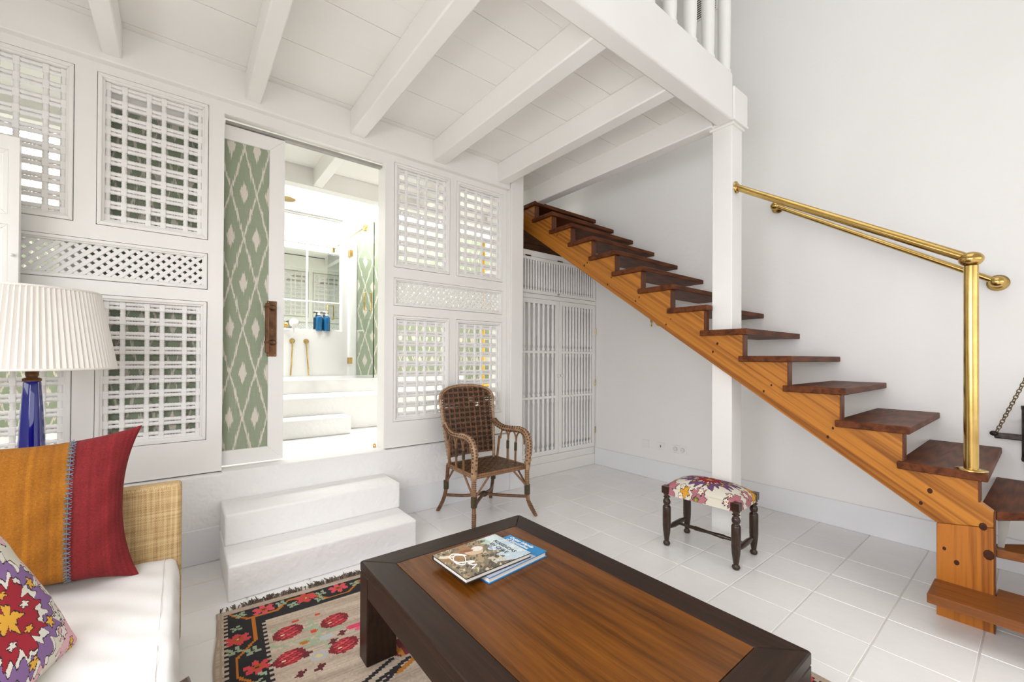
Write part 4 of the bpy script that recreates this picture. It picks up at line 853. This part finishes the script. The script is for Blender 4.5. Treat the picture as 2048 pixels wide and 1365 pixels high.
# ------------------------------------------------------------------ sofa, cushions, lamp
SF = thing('raffia_sofa', 'raffia covered sofa with loose white linen seat', 'sofa', (-4.5, -1.9, 0))
def soft(mb, name, mat, parent, bev, seg=4): return part(name, mb, mat, parent, bev, seg)
soft(MB().box(-5.05, -4.016, -0.895, -0.800, 0.02, 0.732), 'arm', RAFFIA, SF, 0.022)
soft(MB().box(-5.05, -4.016, -3.05, -2.955, 0.02, 0.732), 'arm', RAFFIA, SF, 0.022)
soft(MB().box(-5.10, -4.98, -3.05, -0.80, 0.02, 0.74), 'backrest', RAFFIA, SF, 0.022)
soft(MB().box(-4.985, -4.045, -2.955, -0.895, 0.06, 0.27), 'base', RAFFIA, SF, 0.012)
for x in (-5.0, -4.1):
    for y in (-3.0, -0.87): part('foot', MB().box(x-.03, x+.03, y-.03, y+.03, 0.0, 0.03), DARKW, SF)
# linen seat: rounded slab with soft wrinkles
nu, nv = 70, 120; U, V = np.meshgrid(np.linspace(0, 1, nu), np.linspace(0, 1, nv)); gx0, gx1, gy0, gy1 = -4.98, -4.022, -2.95, -0.900
mb = MB()
prof = [(0, .27), (0.0, .36), (0.004, .395), (0.018, .418), (0.045, .428)]
ring = []
def seatpt(a, b, z, inset): return (gx0+(gx1-inset-gx0)*a, gy0+inset+(gy1-gy0-2*inset)*b, z)
Px = np.zeros((nv, nu+5, 3))
for j in range(nv):
    b = j/(nv-1)
    for i in range(nu):
        a = i/(nu-1); x = gx0+(gx1-.05-gx0)*a; y = gy0+(gy1-gy0)*b
        z = .430+.006*math.sin(7*x+3*y)+.004*math.sin(23*x-9*y+2*math.sin(6*y))+.0025*math.sin(41*y+5*math.sin(9*x))-.03*max(0, (abs(b-.5)-.475)/.025)**2
        Px[j, i] = (x, y, z)
    for k, (dx, dz) in enumerate(((.022, -.005), (.036, -.018), (.046, -.05), (.047, -.11), (.040, -.175))):
        w = .004*math.sin(31*gy0+33*(gy0+(gy1-gy0)*b)+k); Px[j, nu+k] = (gx1-.05+dx+w*(k > 1), gy0+(gy1-gy0)*b, .430+dz-.03*max(0, (abs(b-.5)-.475)/.025)**2)
Px -= np.array(ORG[SF]); m, n = Px.shape[:2]
mb = MB(); idx = lambda r, c: r*n+c
mb.add([tuple(p) for p in Px.reshape(-1, 3)], [(idx(r, c), idx(r, c+1), idx(r+1, c+1), idx(r+1, c)) for r in range(m-1) for c in range(n-1)], True)
link('seat_cushion', mesh_of('seat_cushion', mb, LINEN), SF)
part('cushion_core', MB().box(gx0+.01, gx1-.03, gy0+.01, gy1-.012, .25, .405), LINEN, SF, 0.01, 2)
part('seam', MB().tube([(gx1-.052, y, .4315+.006*math.sin(7*(gx1-.05)+3*y)) for y in np.linspace(gy0+.1, gy1-.05, 60)], .0012, 4), LINEN, SF)

def pillow(name, label, loc, rot, w, h, th, art, mat, seed=0, wr=.006, ears=.10):
    t = thing(name, label, 'cushion', loc, rot, group='cushions on the sofa', local=True)
    C = art.lin(); m, n = C.shape[:2]; u, v = np.meshgrid(np.linspace(-1, 1, n+1), np.linspace(-1, 1, m+1)); g = np.random.default_rng(seed)
    x = u*w/2*(1-ears*(1-np.abs(v)**2.2)*np.abs(u)**3); y = v*h/2*(1-ears*(1-np.abs(u)**2.2)*np.abs(v)**3)
    prof = np.clip((1-np.abs(u)**2.4)*(1-np.abs(v)**2.4), 0, 1)**.55; wrk = np.zeros_like(u)
    for k in range(8): wrk += np.sin(g.normal(0, 7)*u+g.normal(0, 7)*v+g.uniform(0, 6))
    z = th/2*prof+wr*wrk/3*prof**.5
    link('front_cover', colgrid('front_cover', np.stack([x, y, z], -1), C, mat), t)
    s = max(1, n//40); xb, yb, zb, Cb = x[::s, ::s], y[::s, ::s], -z[::s, ::s], C[::s, ::s]
    if (n % s) or (m % s): xb, yb, zb, Cb = x, y, -z, C
    Cb = Cb[:xb.shape[0]-1, :xb.shape[1]-1]
    link('back_cover', colgrid('back_cover', np.stack([xb, yb, zb], -1)[::-1], Cb[::-1], mat), t); return t, (lambda a, b: (np.interp(a, (-1, 1), (-w/2, w/2)), b*h/2))
A = Art(1, 1, 160, 160, (142, 86, 0)); st = RNG.normal(0, 1, (1, 160)); st = (st+np.roll(st, 1, 1))/1.4
A.C += (st*3.5+RNG.normal(0, 4, (160, 160)))[..., None]*np.array((1.2, .9, .5)); red = A.X > .70; A.C[red] = (np.array((116, 22, 25))+(st*3.5+RNG.normal(0, 4, (160, 160)))[..., None]*np.array((1.2, .5, .5)))[red]
PL, _ = pillow('colour_block_cushion', 'ochre and dark red cushion with grey stitched seam, leaning on the arm', (-4.478, -0.995, 0.715), (math.radians(78), 0, math.radians(2)), .66, .60, .20, A, VELVET, 4, .007, .17)
mb = MB()
for k in range(34):
    v = -1+2*(k+.5)/34; u = .40; pr = max(0.0, (1-abs(u)**2.4)*(1-abs(v)**2.4))**.55; y = v*.30*(1-.17*(1-abs(u)**2.2)*abs(v)**3); c = Vector((u*.33*(1-.17*(1-abs(v)**2.2)*u**3), y, .10*pr+.002))
    for a in (.25, -.55): d = Vector((math.cos(a), math.sin(a), 0))*.011; mb.tube([c-d, c+Vector((0, 0, .003)), c+d], .0017, 4)
    mb.tube([c-Vector((0, .009, 0)), c+Vector((0, .009, 0))], .0014, 4)
part('seam_stitching', mb, STITCH, PL)
A, blob, g = suzani(.52, .52, 230, 230, 5, .8); L = .52; K = (38, 30, 30)
PK, PU_, RD, YE, WH = (222, 172, 180), (134, 100, 150), (158, 28, 44), (226, 170, 56), (226, 220, 208)
for x, y, r in ((.06, .06, .07), (.46, .06, .07), (.06, .46, .07), (.46, .46, .07), (.26, .035, .05), (.26, .49, .05), (.03, .26, .05), (.49, .26, .05), (.15, .02, .04), (.37, .50, .04)): blob(x, y, r, 6, .22, PK, j=.18)
for k in range(30):
    x, y = g.uniform(0, L), g.uniform(0, L)
    if math.hypot(x-.26, y-.26) > .2: blob(x, y, .010 if k % 2 else .016, 5, .3, YE if k % 2 else WH)
blob(.26, .215, .175, 13, .07, WH, j=.06); blob(.26, .215, .165, 12, .08, PU_, j=.08); blob(.26, .215, .115, 11, .08, WH, j=.08); blob(.26, .215, .098, 9, .12, RD, j=.10); blob(.26, .215, .030, 5, .35, YE, j=.2)
for k in range(7): a = k*2*PI/7+.3; blob(.26+.14*math.cos(a), .215+.14*math.sin(a), .013, 5, .35, YE)
for k in range(6): a = k*PI/3+.1; blob(.26+.065*math.cos(a), .215+.065*math.sin(a), .012, 5, .3, YE if k % 2 else WH, 1, .6)
NP, _ = pillow('floral_cushion', 'floral cushion with purple and red medallion in the near left corner', (-4.452, -1.645, 0.636), (math.radians(62), 0, math.radians(74)), .52, .52, .17, A, WOVEN, 9, .003, .10)

ET = thing('lamp_table', 'small dark side table behind the sofa arm under the lamp', 'side table', (-4.62, -0.42, 0))
part('table_top', MB().box(-4.88, -4.38, -0.66, -0.18, 0.53, 0.56), DARKW, ET, 0.004)
for x in (-4.86, -4.44):
    for y in (-0.64, -0.24): part('leg', MB().box(x, x+.04, y, y+.04, 0.0, 0.53), DARKW, ET)
LP = thing('table_lamp', 'table lamp with cobalt blue glass base and pleated cream shade', 'lamp', (-4.565, -0.378, 0.56), local=True)
part('lamp_base', MB().lathe([(.075, 0), (.075, .012), (.052, .03), (.050, .10), (.046, .30), (.037, .50), (.030, .615), (.028, .622)], 8), BLUE, LP, 0.002)
part('lamp_neck', MB().lathe([(.031, .620), (.031, .632), (.018, .638), (.022, .65), (.022, .672), (.030, .676), (.030, .690), (.012, .70), (.012, .80)], 20), BRONZE, LP)
part('bulb', MB().ell((0, 0, .86), .03, .03, .05), PLASTIC, LP)
nP = 88; vs, fs = [], []
for k in range(2*nP):
    a = PI*k/nP; e = .0045 if k % 2 else -.0045
    for r, z in ((.286, .678), (.2245, 1.040)): vs.append(((r+e)*math.cos(a), (r+e)*math.sin(a), z))
fs = [(2*k, (2*k+2) % (4*nP), (2*k+3) % (4*nP), 2*k+1) for k in range(2*nP)]
part('lamp_shade', MB().add(vs, fs), SHADE, LP)
for r, z in ((.286, .678), (.2245, 1.040)): part('shade_rim', MB().tube([(r*math.cos(a), r*math.sin(a), z) for a in np.linspace(0, 2*PI, 48, endpoint=False)], .006, 6, closed=True), SHADE, LP)
part('shade_spider', MB().tube([(-.2245, 0, 1.035), (0, 0, 1.0), (.2245, 0, 1.035)], .003, 5).tube([(0, 0, .8), (0, 0, 1.0)], .004, 5), BRASS, LP)

d1, d2 = Vector((-.85, -.52, 0)).normalized(), Vector((.12, -.99, 0)).normalized()
SDT = thing('sofa_tray_table', 'dark wooden sofa table, only its top corner showing at the bottom', 'side table', (-3.96, -2.30, 0))
p0 = Vector((-4.006, -2.148, 0)); pl = [p0, p0+d1*.26, p0+d1*.26+d2*.36, p0+d2*.36]
part('table_top', MB().prism([(p.x, p.y) for p in pl], 'z', .585, .62), DARKW, SDT, 0.006, 2)
q = p0+d2*.18; part('leg', MB().box(q.x-.004, q.x+.026, q.y-.05, q.y+.05, .03, .585), DARKW, SDT, 0.003); part('foot', MB().box(q.x-.004, q.x+.15, q.y-.15, q.y+.10, .0095, .03), DARKW, SDT, 0.003)
